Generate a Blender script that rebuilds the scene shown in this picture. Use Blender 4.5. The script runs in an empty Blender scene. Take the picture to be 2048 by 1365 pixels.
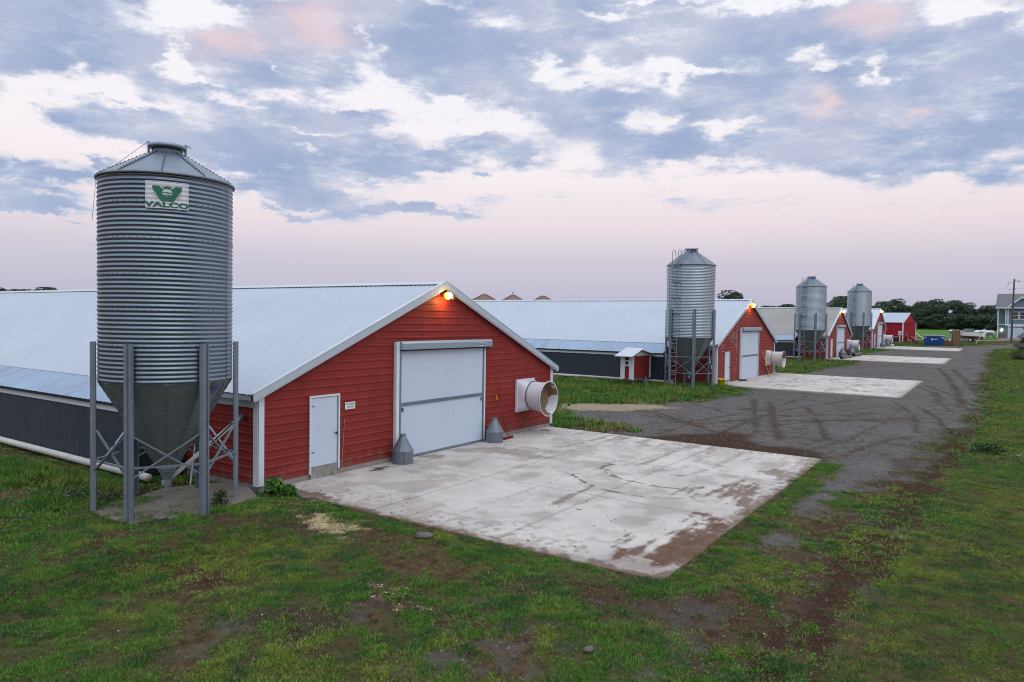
import bpy, math, random
import numpy as np
from mathutils import Vector, Matrix
random.seed(7); rng = np.random.default_rng(11)
PI = math.pi
sc = bpy.context.scene
COL = sc.collection
def R(d): return math.radians(d)

# ------------------------------------------------------------------ camera
FPX, YAW, PITCH, ROLL = 1417.3134, 0.5987, -0.0310, 0.0152
CAM = np.array([-11.9488, -16.4434, 4.6346])
def _axes():
    f = np.array([math.cos(YAW)*math.cos(PITCH), math.sin(YAW)*math.cos(PITCH), math.sin(PITCH)])
    r = np.cross(f, [0, 0, 1]); r = r/np.linalg.norm(r); u = np.cross(r, f)
    c, s = math.cos(ROLL), math.sin(ROLL)
    return c*r+s*u, -s*r+c*u, f
AR, AU, AF = _axes()
cd = bpy.data.cameras.new('camera'); cam = bpy.data.objects.new('camera', cd); COL.objects.link(cam)
cam.matrix_world = Matrix(((AR[0], AU[0], -AF[0], CAM[0]), (AR[1], AU[1], -AF[1], CAM[1]), (AR[2], AU[2], -AF[2], CAM[2]), (0, 0, 0, 1)))
cd.sensor_width = 36; cd.lens = FPX/2048*36; cd.clip_end = 9000; cd.clip_start = .1
sc.camera = cam
def ray(x, y): return AF + AR*(x-1024)/FPX - AU*(y-682.5)/FPX
def azel(x, y):
    d = ray(x, y); d = d/np.linalg.norm(d)
    return math.atan2(d[1], d[0])-YAW, math.asin(d[2])

# ------------------------------------------------------------------ terrain
GX = [-1e5, 17, 36, 56, 76, 97, 113, 134, 153, 176, 260, 280, 400, 1e5]
GZ = [-.2, -.2, .08, .08, .40, .40, .73, .79, 1.5, 2.0, 3.7, 4.0, 4.3, 4.3]
def sstep(a, b, x): t = np.clip((x-a)/(b-a), 0, 1); return t*t*(3-2*t)
_perm = rng.random((512, 512))
def vnoise(x, y):
    xi = np.floor(x).astype(int); yi = np.floor(y).astype(int); fx = x-xi; fy = y-yi
    fx = fx*fx*(3-2*fx); fy = fy*fy*(3-2*fy)
    g = lambda a, b: _perm[a & 511, b & 511]
    return (g(xi, yi)*(1-fx)+g(xi+1, yi)*fx)*(1-fy)+(g(xi, yi+1)*(1-fx)+g(xi+1, yi+1)*fx)*fy
def fbm(x, y, s, o=4, off=0.):
    v = 0; a = .5; t = 0
    for i in range(o):
        v = v+a*vnoise(x*s+off+i*17.3, y*s+off*1.7+i*9.1); t += a; a *= .5; s *= 2.03
    return v/t
def gz0(x, y):
    z = np.interp(x, GX, GZ)
    lift = (1-sstep(-1.6, .6, x))*sstep(-4.2, -2.2, y)*.17      # the ground beside the silo lies a little higher
    return z+lift
def on_pad(x, y, m=0.):
    k = np.zeros(np.shape(x), bool)
    for (a, b, d, z) in PADS: k |= (x > a-m) & (x < b+m) & (y > -d-m) & (y < .2+np.abs(m))
    return k
PADS = [(.42, 15.12, 11.46, -.17), (37.93, 54.1, 11.67, .142), (78.3, 94.65, 11.9, .469), (115.4, 131.4, 12.0, .80)]
def gz(x, y):
    x = np.asarray(x, float); y = np.asarray(y, float)
    rel = (fbm(x, y, .35, 4)-.5)*.09+(fbm(x, y, 2.1, 3, 5)-.5)*.035
    rel = rel*np.clip(1.2-np.hypot(x-CAM[0], y-CAM[1])/160, .1, 1)
    rel = np.where(on_pad(x, y, .5), np.minimum(rel, 0)-.0, rel)
    return gz0(x, y)+rel
def ong(px, py):
    d = ray(px, py); ts = np.geomspace(4, 1500, 6000)
    P = CAM+ts[:, None]*d; i = int(np.argmax(P[:, 2] < gz0(P[:, 0], P[:, 1]))); return P[i]
def g2(pts): return np.array([ong(*p)[:2] for p in pts])
def ony(px, py, Y=0.):
    d = ray(px, py); t = (Y-CAM[1])/d[1]; return CAM+t*d
def poly_sd(x, y, P):                       # signed distance, + inside
    P = np.asarray(P); n = len(P); d = np.full(np.shape(x), 1e9); ins = np.zeros(np.shape(x), bool)
    for i in range(n):
        ax, ay = P[i]; bx, by = P[(i+1) % n]; ex, ey = bx-ax, by-ay
        t = np.clip(((x-ax)*ex+(y-ay)*ey)/(ex*ex+ey*ey+1e-12), 0, 1)
        d = np.minimum(d, np.hypot(x-ax-t*ex, y-ay-t*ey))
        if abs(ey) > 1e-9:
            c = ((ay > y) != (by > y)) & (x < (bx-ax)*(y-ay)/ey+ax); ins ^= c
    return np.where(ins, d, -d)
def line_d(x, y, P):
    d = np.full(np.shape(x), 1e9)
    for (ax, ay), (bx, by) in zip(P[:-1], P[1:]):
        ex, ey = bx-ax, by-ay; t = np.clip(((x-ax)*ex+(y-ay)*ey)/(ex*ex+ey*ey+1e-12), 0, 1)
        d = np.minimum(d, np.hypot(x-ax-t*ex, y-ay-t*ey))
    return d

# ------------------------------------------------------------------ mesh helpers
class MB:
    def __init__(s): s.v = []; s.f = []
    def add(s, vs, fs):
        o = len(s.v); s.v += [tuple(map(float, v)) for v in vs]; s.f += [tuple(i+o for i in f) for f in fs]
    def box(s, a, b):
        x0, y0, z0 = a; x1, y1, z1 = b
        s.add([(x0,y0,z0),(x1,y0,z0),(x1,y1,z0),(x0,y1,z0),(x0,y0,z1),(x1,y0,z1),(x1,y1,z1),(x0,y1,z1)],
              [(3,2,1,0),(4,5,6,7),(0,1,5,4),(1,2,6,5),(2,3,7,6),(3,0,4,7)])
    def obox(s, c, ux, uy, uz):             # oriented box: centre and three half vectors
        c, ux, uy, uz = map(np.array, (c, ux, uy, uz)); vs = []
        for k in (-1, 1):
            for (i, j) in ((-1,-1),(1,-1),(1,1),(-1,1)): vs.append(c+i*ux+j*uy+k*uz)
        s.add(vs, [(3,2,1,0),(4,5,6,7),(0,1,5,4),(1,2,6,5),(2,3,7,6),(3,0,4,7)])
    def beam(s, p, q, w, h, up=(0,0,1)):
        p = np.array(p, float); q = np.array(q, float); d = q-p; L = np.linalg.norm(d); d /= L
        a = np.cross(d, up)
        if np.linalg.norm(a) < 1e-4: a = np.cross(d, (1,0,0))
        a /= np.linalg.norm(a); b = np.cross(a, d)
        s.obox((p+q)/2, a*w/2, b*h/2, d*L/2)
    def tube(s, pts, r, n=8, caps=True):
        pts = [np.array(p, float) for p in pts]; rr = r if hasattr(r, '__len__') else [r]*len(pts)
        vs = []; fs = []
        for i, p in enumerate(pts):
            d = pts[min(i+1, len(pts)-1)]-pts[max(i-1, 0)]; d = d/np.linalg.norm(d)
            a = np.cross(d, (0, 0, 1) if abs(d[2]) < .9 else (1, 0, 0)); a /= np.linalg.norm(a); b = np.cross(d, a)
            for k in range(n):
                t = 2*PI*k/n; vs.append(p+rr[i]*(math.cos(t)*a+math.sin(t)*b))
        for i in range(len(pts)-1):
            for k in range(n):
                k2 = (k+1) % n; fs.append((i*n+k, i*n+k2, i*n+n+k2, i*n+n+k))
        if caps: fs.append(tuple(range(n))[::-1]); fs.append(tuple((len(pts)-1)*n+k for k in range(n)))
        s.add(vs, fs)
    def lathe(s, prof, n=32, c=(0,0), caps=True, a0=0., a1=2*PI):
        full = abs(a1-a0-2*PI) < 1e-6; m = n if full else n+1; vs = []; fs = []
        for (r, z) in prof:
            for k in range(m):
                t = a0+(a1-a0)*k/n; vs.append((c[0]+r*math.cos(t), c[1]+r*math.sin(t), z))
        for i in range(len(prof)-1):
            for k in range(n):
                k2 = (k+1) % m; fs.append((i*m+k, i*m+k2, i*m+m+k2, i*m+m+k))
        if caps and full:
            if prof[0][0] > 1e-3: fs.append(tuple(range(m))[::-1])
            if prof[-1][0] > 1e-3: fs.append(tuple((len(prof)-1)*m+k for k in range(m)))
        s.add(vs, fs)
    def prism(s, poly, off):                # polygon of 3-D points swept by a vector
        n = len(poly); P = [np.array(p, float) for p in poly]; Q = [p+np.array(off) for p in P]
        s.add(P+Q, [tuple(range(n))[::-1], tuple(range(n, 2*n))]+[(i, (i+1) % n, n+(i+1) % n, n+i) for i in range(n)])
    def sphere(s, c, r, n=12, m=8):
        rx, ry, rz = r if hasattr(r, '__len__') else (r, r, r); vs = []; fs = []
        for i in range(m+1):
            a = PI*i/m
            for k in range(n):
                t = 2*PI*k/n; vs.append((c[0]+rx*math.sin(a)*math.cos(t), c[1]+ry*math.sin(a)*math.sin(t), c[2]-rz*math.cos(a)))
        for i in range(m):
            for k in range(n): k2 = (k+1) % n; fs.append((i*n+k, i*n+k2, i*n+n+k2, i*n+n+k))
        s.add(vs, fs)
    def build(s, name, m, parent=None, smooth=False):
        me = bpy.data.meshes.new(name); me.from_pydata(s.v, [], s.f); me.materials.append(m)
        if smooth: me.polygons.foreach_set('use_smooth', [True]*len(me.polygons))
        me.update(); o = bpy.data.objects.new(name, me); COL.objects.link(o)
        if parent is not None: o.parent = parent
        return o
def empty(name, loc=(0,0,0), rz=0.):
    o = bpy.data.objects.new(name, None); COL.objects.link(o); o.location = loc; o.rotation_euler.z = rz; o.empty_display_size = .3; return o
def tag(o, label=None, cat=None, group=None, kind=None):
    if label: o['label'] = label
    if cat: o['category'] = cat
    if group: o['group'] = group
    if kind: o['kind'] = kind
    return o
def kids(o): return [c for c in bpy.data.objects if c.parent == o]
def copy_tree(o, parent=None):
    c = o.copy(); COL.objects.link(c)
    if parent is not None: c.parent = parent
    for ch in kids(o): copy_tree(ch, c)
    return c
def np_mesh(name, V, F, m, attrs=None, parent=None, smooth=False):   # big meshes of equal-sized faces
    me = bpy.data.meshes.new(name); k = F.shape[1]
    me.vertices.add(len(V)); me.vertices.foreach_set('co', V.astype(np.float32).ravel())
    me.loops.add(F.size); me.loops.foreach_set('vertex_index', F.astype(np.int32).ravel())
    me.polygons.add(len(F)); me.polygons.foreach_set('loop_start', np.arange(0, F.size, k, dtype=np.int32))
    me.polygons.foreach_set('loop_total', np.full(len(F), k, dtype=np.int32))
    if smooth: me.polygons.foreach_set('use_smooth', np.ones(len(F), bool))
    for n, a in (attrs or {}).items():
        if a.ndim == 2:
            at = me.color_attributes.new(n, 'FLOAT_COLOR', 'POINT'); at.data.foreach_set('color', a.astype(np.float32).ravel())
        else:
            at = me.attributes.new(n, 'FLOAT', 'POINT'); at.data.foreach_set('value', a.astype(np.float32))
    me.update(calc_edges=True); me.validate(); me.materials.append(m)
    o = bpy.data.objects.new(name, me); COL.objects.link(o)
    if parent is not None: o.parent = parent
    return o
def text_mesh(txt, size=1., ext=.004, sx=1., bold=0.):
    cu = bpy.data.curves.new('lettering', 'FONT'); cu.body = txt; cu.size = size; cu.extrude = ext; cu.align_x = 'CENTER'; cu.align_y = 'CENTER'; cu.offset = bold; cu.resolution_u = 4
    o = bpy.data.objects.new('lettering', cu); COL.objects.link(o)
    dg = bpy.context.evaluated_depsgraph_get(); me = bpy.data.meshes.new_from_object(o.evaluated_get(dg))
    bpy.data.objects.remove(o); V = np.array([v.co[:] for v in me.vertices]).reshape(-1, 3)
    V[:, 0] *= sx; F = [tuple(p.vertices) for p in me.polygons]; bpy.data.meshes.remove(me)
    return V, F

# ------------------------------------------------------------------ materials
def nd(nt, t, **kw):
    n = nt.nodes.new(t)
    for k, v in kw.items(): setattr(n, k, v)
    return n
def mat(name, c, rough=.6, metal=0., var=.15, vs=3., c2=None, c2s=1.5, c2lo=.5, c2hi=.7, bump=0., bs=40., stretch=(1,1,1), emit=None, es=0., spec=.5, splash=None):
    m = bpy.data.materials.new(name); m.use_nodes = True; nt = m.node_tree; b = nt.nodes['Principled BSDF']
    b.inputs['Roughness'].default_value = rough; b.inputs['Metallic'].default_value = metal; b.inputs['Specular IOR Level'].default_value = spec
    tc = nd(nt, 'ShaderNodeTexCoord'); mp = nd(nt, 'ShaderNodeMapping'); mp.inputs['Scale'].default_value = stretch
    nt.links.new(tc.outputs['Object'], mp.inputs[0])
    n1 = nd(nt, 'ShaderNodeTexNoise'); n1.inputs['Scale'].default_value = vs; n1.inputs['Detail'].default_value = 5; n1.inputs['Roughness'].default_value = .65
    nt.links.new(mp.outputs[0], n1.inputs['Vector'])
    mx = nd(nt, 'ShaderNodeMix', data_type='RGBA'); lo = [x*(1-var) for x in c]; hi = [min(1, x*(1+var)) for x in c]
    mr = nd(nt, 'ShaderNodeMapRange'); mr.inputs[1].default_value = .3; mr.inputs[2].default_value = .7
    nt.links.new(n1.outputs['Fac'], mr.inputs[0]); nt.links.new(mr.outputs[0], mx.inputs[0])
    mx.inputs[6].default_value = (*lo, 1); mx.inputs[7].default_value = (*hi, 1); out = mx.outputs[2]
    if c2:
        n2 = nd(nt, 'ShaderNodeTexNoise'); n2.inputs['Scale'].default_value = c2s; n2.inputs['Detail'].default_value = 7; n2.inputs['Roughness'].default_value = .7
        nt.links.new(mp.outputs[0], n2.inputs['Vector']); m2 = nd(nt, 'ShaderNodeMapRange'); m2.inputs[1].default_value = c2lo; m2.inputs[2].default_value = c2hi
        nt.links.new(n2.outputs['Fac'], m2.inputs[0]); x2 = nd(nt, 'ShaderNodeMix', data_type='RGBA'); nt.links.new(m2.outputs[0], x2.inputs[0])
        nt.links.new(out, x2.inputs[6]); x2.inputs[7].default_value = (*c2, 1); out = x2.outputs[2]
    if splash:
        sx_ = nd(nt, 'ShaderNodeSeparateXYZ'); nt.links.new(tc.outputs['Object'], sx_.inputs[0]); n4_ = nd(nt, 'ShaderNodeTexNoise'); n4_.inputs['Scale'].default_value = 4.; n4_.inputs['Detail'].default_value = 7; nt.links.new(tc.outputs['Object'], n4_.inputs['Vector'])
        h_ = nd(nt, 'ShaderNodeMapRange'); h_.inputs[1].default_value = -.1; h_.inputs[2].default_value = .75; h_.inputs[3].default_value = .24; h_.inputs[4].default_value = -.12; nt.links.new(sx_.outputs[2], h_.inputs[0])
        ad = nd(nt, 'ShaderNodeMath', operation='ADD'); nt.links.new(n4_.outputs['Fac'], ad.inputs[0]); nt.links.new(h_.outputs[0], ad.inputs[1]); r_ = nd(nt, 'ShaderNodeMapRange'); r_.inputs[1].default_value = .56; r_.inputs[2].default_value = .78; r_.inputs[4].default_value = .75; nt.links.new(ad.outputs[0], r_.inputs[0])
        x3 = nd(nt, 'ShaderNodeMix', data_type='RGBA'); nt.links.new(r_.outputs[0], x3.inputs[0]); nt.links.new(out, x3.inputs[6]); x3.inputs[7].default_value = (*splash, 1); out = x3.outputs[2]
    nt.links.new(out, b.inputs['Base Color'])
    if bump:
        n3 = nd(nt, 'ShaderNodeTexNoise'); n3.inputs['Scale'].default_value = bs; n3.inputs['Detail'].default_value = 4; nt.links.new(mp.outputs[0], n3.inputs['Vector'])
        bp = nd(nt, 'ShaderNodeBump'); bp.inputs['Strength'].default_value = bump; bp.inputs['Distance'].default_value = .02
        nt.links.new(n3.outputs['Fac'], bp.inputs['Height']); nt.links.new(bp.outputs[0], b.inputs['Normal'])
    if emit: b.inputs['Emission Color'].default_value = (*emit, 1); b.inputs['Emission Strength'].default_value = es
    return m
M = {}
M['red'] = mat('red_siding', (.225,.029,.025), .55, var=.16, vs=1.2, c2=(.26,.045,.04), c2s=9, c2lo=.62, c2hi=.75, spec=.16, splash=(.16,.085,.065))
M['red_old'] = mat('faded_red_siding', (.23,.034,.030), .6, var=.16, vs=1.5, c2=(.36,.20,.18), c2s=1.1, c2lo=.70, c2hi=.76, spec=.15, splash=(.16,.09,.07))
M['primer'] = mat('bare_primer', (.34,.33,.34), .7, var=.2)
M['red_shed'] = mat('shed_red', (.30,.010,.026), .6, var=.12, spec=.25)
M['white'] = mat('white_trim', (.60,.66,.73), .45, var=.05, c2=(.42,.40,.38), c2s=2.5, c2lo=.66, c2hi=.85)
M['door'] = mat('white_door_panel', (.50,.58,.685), .45, var=.03, vs=.9, c2=(.44,.50,.57), c2s=1.6, c2lo=.6, c2hi=.85, stretch=(1,1,.25))
M['roof'] = mat('galvanised_roof', (.355,.40,.47), .42, .25, var=.06, vs=.25, c2=(.29,.34,.41), c2s=.9, c2lo=.6, c2hi=.9)
M['roof_dull'] = mat('weathered_roof', (.24,.23,.225), .6, .1, var=.12, vs=.3, c2=(.30,.25,.22), c2s=.8, c2lo=.55, c2hi=.8)
M['roof_far'] = mat('pale_roof', (.42,.47,.54), .42, .2, var=.07, vs=.3)
M['awning'] = mat('awning_metal', (.22,.30,.41), .42, .3, var=.12, vs=.6, c2=(.17,.13,.12), c2s=1.0, c2lo=.56, c2hi=.78, stretch=(.4,3,1))
M['rake'] = mat('rake_trim', (.42,.47,.53), .5, .0, var=.06, vs=1.)
M['steel'] = mat('galvanised_steel', (.22,.27,.325), .45, .6, var=.12, vs=6, c2=(.16,.20,.24), c2s=2.5, c2lo=.55, c2hi=.8)
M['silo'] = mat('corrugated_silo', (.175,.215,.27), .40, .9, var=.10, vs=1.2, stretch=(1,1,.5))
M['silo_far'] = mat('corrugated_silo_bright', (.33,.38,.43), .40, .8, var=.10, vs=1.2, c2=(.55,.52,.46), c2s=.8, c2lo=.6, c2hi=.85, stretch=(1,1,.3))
M['silo_roof'] = mat('silo_roof', (.135,.17,.22), .45, .6, var=.12, vs=2.)
M['hopper'] = mat('dull_hopper', (.19,.225,.245), .5, .45, var=.16, vs=4., c2=(.15,.17,.165), c2s=2., c2lo=.5, c2hi=.75)
M['dark'] = mat('dark_gap', (.012,.013,.016), .8)
M['curtain'] = mat('black_curtain', (.011,.019,.031), .5, var=.6, vs=2.2, c2=(.036,.054,.082), c2s=3., c2lo=.46, c2hi=.72, stretch=(1,7,.35), bump=.5, bs=14)
M['pvc'] = mat('white_pipe', (.55,.55,.53), .4, var=.12, c2=(.3,.28,.24), c2s=2, c2lo=.6, c2hi=.9)
M['concrete_wall'] = mat('foundation_concrete', (.25,.235,.215), .85, var=.25, vs=3, c2=(.13,.10,.08), c2s=2.2, c2lo=.52, c2hi=.75, bump=.3, bs=30)
M['fan'] = mat('fan_plastic', (.59,.60,.66), .4, var=.05, c2=(.50,.50,.54), c2s=1.4, c2lo=.55, c2hi=.8)
M['fan_old'] = mat('stained_fan_plastic', (.55,.53,.52), .45, var=.08, c2=(.36,.25,.28), c2s=2.4, c2lo=.58, c2hi=.74)
M['fan_in'] = mat('dusty_fan_inside', (.20,.125,.065), .8, var=.2, vs=5, c2=(.62,.60,.62), c2s=1.0, c2lo=.60, c2hi=.63)
M['wire'] = mat('tan_wire', (.50,.36,.22), .6)
M['black'] = mat('black_plastic', (.015,.015,.017), .4)
M['rubber'] = mat('tyre_rubber', (.02,.02,.021), .8)
M['cone'] = mat('cone_metal', (.15,.18,.22), .5, .35, var=.12, vs=4, c2=(.17,.19,.22), c2s=3, c2lo=.55, c2hi=.8)
M['green'] = mat('logo_green', (.008,.13,.075), .5, var=.1)
M['gold'] = mat('logo_gold', (.33,.30,.16), .5)
M['sign_white'] = mat('sign_white', (.62,.64,.68), .4, var=.05)
M['sign_text'] = mat('sign_text', (.06,.17,.20), .6)
M['blue'] = mat('blue_paint', (.008,.05,.26), .5, var=.15)
M['blue_bin'] = mat('dumpster_blue', (.004,.060,.24), .45, var=.15, vs=2)
M['yellow'] = mat('yellow_plastic', (.85,.66,.01), .45, var=.05)
M['amber'] = mat('amber_grip', (.75,.33,.012), .45)
M['brush'] = mat('red_bristles', (.16,.010,.018), .9, var=.3, vs=40)
M['string'] = mat('pale_string', (.42,.22,.16), .8)
M['bulb'] = mat('lit_bulb', (1,.9,.7), .4, emit=(1,.74,.22), es=30.)
M['halo'] = mat('amber_halo', (.8,.4,.05), .5, emit=(1,.42,.035), es=1.9)
M['lamp_white'] = mat('lamp_housing', (.16,.14,.12), .4)
M['guard'] = mat('guy_guard', (.62,.58,.30), .5)
M['header'] = mat('header_metal', (.27,.335,.40), .45, .3, var=.06)
M['rust'] = mat('rusty_roof', (.20,.105,.075), .75, var=.25, vs=1.2)
M['wood'] = mat('bare_wood', (.20,.10,.05), .7, var=.3, vs=3, stretch=(4,4,.6))
M['card'] = mat('brown_board', (.17,.09,.055), .8, var=.2, vs=2)
M['pole'] = mat('weathered_pole', (.075,.065,.06), .85, var=.25, vs=4, stretch=(6,6,.5))
M['house'] = mat('blue_lap_siding', (.115,.20,.26), .6, var=.05, vs=1, stretch=(1,1,6))
M['shingle'] = mat('grey_shingle', (.11,.115,.125), .8, var=.2, vs=5)
M['glass'] = mat('window_glass', (.05,.05,.06), .08, var=.4, vs=.8, c2=(.16,.17,.15), c2s=.7)
M['stone'] = mat('stone', (.10,.095,.09), .9, var=.3, vs=9, bump=.6, bs=18)
M['brick'] = mat('porch_stone', (.16,.10,.09), .85, var=.4, vs=8)
M['gel'] = mat('white_gelcoat', (.86,.86,.87), .25, var=.03)
M['gel_grey'] = mat('hull_bottom', (.32,.30,.29), .35, var=.08)
M['tank'] = mat('tank_white', (.66,.68,.72), .4, var=.06)
M['navy'] = mat('navy_marking', (.015,.02,.07), .5)
M['porch_lamp'] = mat('porch_lamp', (1,.9,.8), .4, emit=(1,.86,.62), es=3.)
M['bark'] = mat('bark', (.055,.045,.036), .9, var=.3, vs=6)
M['lattice'] = mat('pale_lattice', (.45,.47,.46), .6, var=.15, vs=4)
M['pad_edge'] = mat('path_concrete', (.52,.50,.46), .8, var=.1)

def attr_leaf(name, rough=.65):
    m = bpy.data.materials.new(name); m.use_nodes = True; nt = m.node_tree; b = nt.nodes['Principled BSDF']
    a = nd(nt, 'ShaderNodeAttribute', attribute_name='tint'); nt.links.new(a.outputs['Color'], b.inputs['Base Color'])
    b.inputs['Roughness'].default_value = rough; b.inputs['Specular IOR Level'].default_value = .25
    return m
M['leaf'] = attr_leaf('leaf'); M['blade'] = attr_leaf('grass_blade'); M['grit'] = attr_leaf('grit', .9)

# ------------------------------------------------------------------ sky and light
W = bpy.data.worlds.new('World'); sc.world = W; W.use_nodes = True
nt = W.node_tree; nt.nodes.clear(); LK = nt.links.new
def val(x): return x
def math_(op, a, b=None, c=None, clamp=False):
    n = nd(nt, 'ShaderNodeMath', operation=op); n.use_clamp = clamp
    for i, v in enumerate((a, b, c)):
        if v is None: continue
        if isinstance(v, (int, float)): n.inputs[i].default_value = v
        else: LK(v, n.inputs[i])
    return n.outputs[0]
def ss(v, a, b):
    n = nd(nt, 'ShaderNodeMapRange', interpolation_type='SMOOTHSTEP'); n.inputs[1].default_value = a; n.inputs[2].default_value = b; LK(v, n.inputs[0]); return n.outputs[0]
def mixc(f, a, b):
    n = nd(nt, 'ShaderNodeMix', data_type='RGBA')
    for i, v in ((0, f), (6, a), (7, b)):
        if isinstance(v, (int, float)): n.inputs[i].default_value = v
        elif isinstance(v, tuple): n.inputs[i].default_value = (*v, 1)
        else: LK(v, n.inputs[i])
    return n.outputs[2]
tc = nd(nt, 'ShaderNodeTexCoord'); sp = nd(nt, 'ShaderNodeSeparateXYZ'); LK(tc.outputs['Generated'], sp.inputs[0])
dx, dy, dz = sp.outputs
az = math_('SUBTRACT', math_('ARCTAN2', dy, dx), YAW); el = math_('ARCSINE', dz)
zc = math_('ADD', math_('MAXIMUM', dz, 0.), .16)
cb = nd(nt, 'ShaderNodeCombineXYZ'); LK(math_('DIVIDE', dx, zc), cb.inputs[0]); LK(math_('DIVIDE', dy, zc), cb.inputs[1]); cb.inputs[2].default_value = .37
cb2 = nd(nt, 'ShaderNodeCombineXYZ'); LK(math_('MULTIPLY', az, 1.0), cb2.inputs[0]); LK(math_('MULTIPLY', el, 2.1), cb2.inputs[1])
cb3 = nd(nt, 'ShaderNodeCombineXYZ'); LK(math_('MULTIPLY', az, .72), cb3.inputs[0]); LK(math_('MULTIPLY', el, 2.3), cb3.inputs[1])
def noise(vec, s, det=6, rough=.6, off=0.):
    n = nd(nt, 'ShaderNodeTexNoise'); n.inputs['Scale'].default_value = s; n.inputs['Detail'].default_value = det; n.inputs['Roughness'].default_value = rough
    if off:
        a = nd(nt, 'ShaderNodeVectorMath', operation='ADD'); LK(vec, a.inputs[0]); a.inputs[1].default_value = (off, off*.7, off*.3); vec = a.outputs[0]
    LK(vec, n.inputs['Vector']); return n.outputs['Fac']
wu = math_('MULTIPLY', math_('SUBTRACT', noise(cb2.outputs[0], 13, 5, .65, 3.1), .5), .12)
wv = math_('MULTIPLY', math_('SUBTRACT', noise(cb2.outputs[0], 15, 5, .65, 8.7), .5), .058)
U = math_('ADD', az, wu); V = math_('ADD', el, wv)
def blob(px, py, rx, ry):
    u, v = azel(px, py); k = FPX*(1+((px-1024)/FPX)**2)
    a = math_('MULTIPLY', math_('SUBTRACT', U, u), k/rx); b = math_('MULTIPLY', math_('SUBTRACT', V, v), FPX/ry)
    return math_('EXPONENT', math_('MULTIPLY', math_('ADD', math_('MULTIPLY', a, a), math_('MULTIPLY', b, b)), -1.))
PB = [  # px, py, rx, ry of the cloud masses
 (60,60,210,90),(210,40,110,70),(30,130,120,32),(330,105,95,42),(400,150,75,26),(350,170,50,14),(480,110,130,50),(600,140,110,45),(650,175,70,20),(520,45,60,20),(640,75,100,55),(560,70,60,40),(730,30,120,26),(900,90,170,75),(800,60,100,45),(1000,110,80,70),(910,160,110,28),(470,0,60,10),
 (130,205,75,20),(210,245,140,32),(330,225,130,26),(240,190,50,9),(430,250,160,34),(560,225,140,18),(690,238,110,14),(740,285,80,14),(520,300,170,30),(640,325,130,24),(800,315,110,22),(600,365,130,28),(720,350,60,10),(560,390,70,12),(860,340,60,8),(980,300,90,26),(985,270,40,10),
 (40,325,60,13),(20,350,50,8),(110,352,110,9),(200,322,26,9),(60,380,110,9),(110,405,130,11),(30,415,80,6),(140,448,30,3),
 (690,432,45,16),(620,408,60,7),(780,415,110,8),(860,425,90,8),(600,435,34,6),(550,420,28,4),(960,355,20,6),
 (1040,15,90,16),(1200,10,120,20),(1180,70,170,32),(1360,30,170,22),(1480,50,190,28),(1330,95,190,40),(1560,85,180,48),(1740,60,120,50),(1100,90,80,40),(1060,160,70,46),(1180,215,130,38),(1110,180,60,30),(1250,260,120,36),(1340,215,90,30),(1420,180,110,26),(1540,200,130,46),(1480,230,120,28),(1650,165,140,50),(1700,240,180,50),(1830,130,160,70),(1960,110,110,70),(1870,220,180,60),(2000,230,80,80),(1500,285,150,28),(1660,305,170,28),(1820,315,150,28),(1980,330,90,24),(1250,325,62,28),(1400,300,80,18),(1030,310,40,14)]
NB = [  # gaps between them: px, py, rx, ry, amount
 (320,22,70,22,1.),(430,18,70,18,.9),(270,45,40,12,.6),(350,108,18,26,.9),(372,135,20,18,.8),(400,165,36,7,.7),(140,130,18,10,.6),(130,180,120,11,.5),(300,210,60,6,.5),(740,80,10,22,.8),(735,150,34,24,1.),(765,118,22,14,.7),(700,190,60,9,.8),(780,190,60,20,.7),(880,205,70,8,.7),(1020,245,50,22,.8),(940,255,60,8,.5),(575,142,10,8,.6),(610,300,40,5,.5),(750,252,80,5,.4),(690,270,70,5,.5),(560,340,30,5,.4),(490,350,20,6,.6),
 (190,168,90,12,.6),(60,185,80,12,.6),(260,200,70,7,.5),(430,200,60,7,.5),(560,190,50,8,.4),(700,215,60,6,.5),(30,215,36,22,.7),(30,260,50,24,.6),(150,290,90,10,.5),(250,290,50,10,.4),(600,262,50,4,.4),(860,290,60,5,.5),(1085,120,20,24,1.1),(1110,150,36,12,1.),(1180,122,32,16,1.1),(1215,140,30,7,.8),(1170,165,40,8,.9),(1270,180,34,8,.7),(1330,140,44,11,1.1),(1360,160,18,22,1.1),(1410,142,50,7,.9),(1300,132,22,12,.7),(1265,232,30,10,.9),(1310,250,34,14,1.),(1345,240,14,10,.7),(1420,258,24,9,1.),(1480,252,44,8,.9),(1640,128,20,10,.9),(1625,100,20,7,.9),(1665,132,26,4,.7),(1752,140,14,18,1.1),(1768,168,14,8,.9),(1815,164,24,5,.6),(1430,178,30,3,.5),(1500,8,200,9,1.),(1300,2,100,5,.8),(1900,25,50,16,1.),(1970,18,70,6,.9),(1030,45,70,12,.9),(1130,60,40,5,.6),(1200,30,50,4,.7),(870,5,60,6,.6),(1330,330,30,4,.4),(1760,338,16,10,.7)]
pos = neg = None
for (px, py, rx, ry) in PB: t = math_('MULTIPLY', blob(px, py, rx*1.04, ry*1.14), 1.45 if py > 280 and px < 1020 else 1.); pos = t if pos is None else math_('ADD', pos, t)
for (px, py, rx, ry, a) in NB: t = math_('MULTIPLY', blob(px, py, rx*1.1, ry*1.15), a*(1.5 if px < 620 and py > 90 else .85)); neg = t if neg is None else math_('ADD', neg, t)
cov = math_('SUBTRACT', math_('MINIMUM', pos, 1.1), neg)
side = math_('MAXIMUM', ss(math_('ABSOLUTE', az), .72, 1.1), ss(el, .47, .62))         # the rest of the sky is broken cloud as well
cov = math_('ADD', cov, math_('MULTIPLY', math_('MULTIPLY', side, ss(el, .12, .3)), .55))
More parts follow.
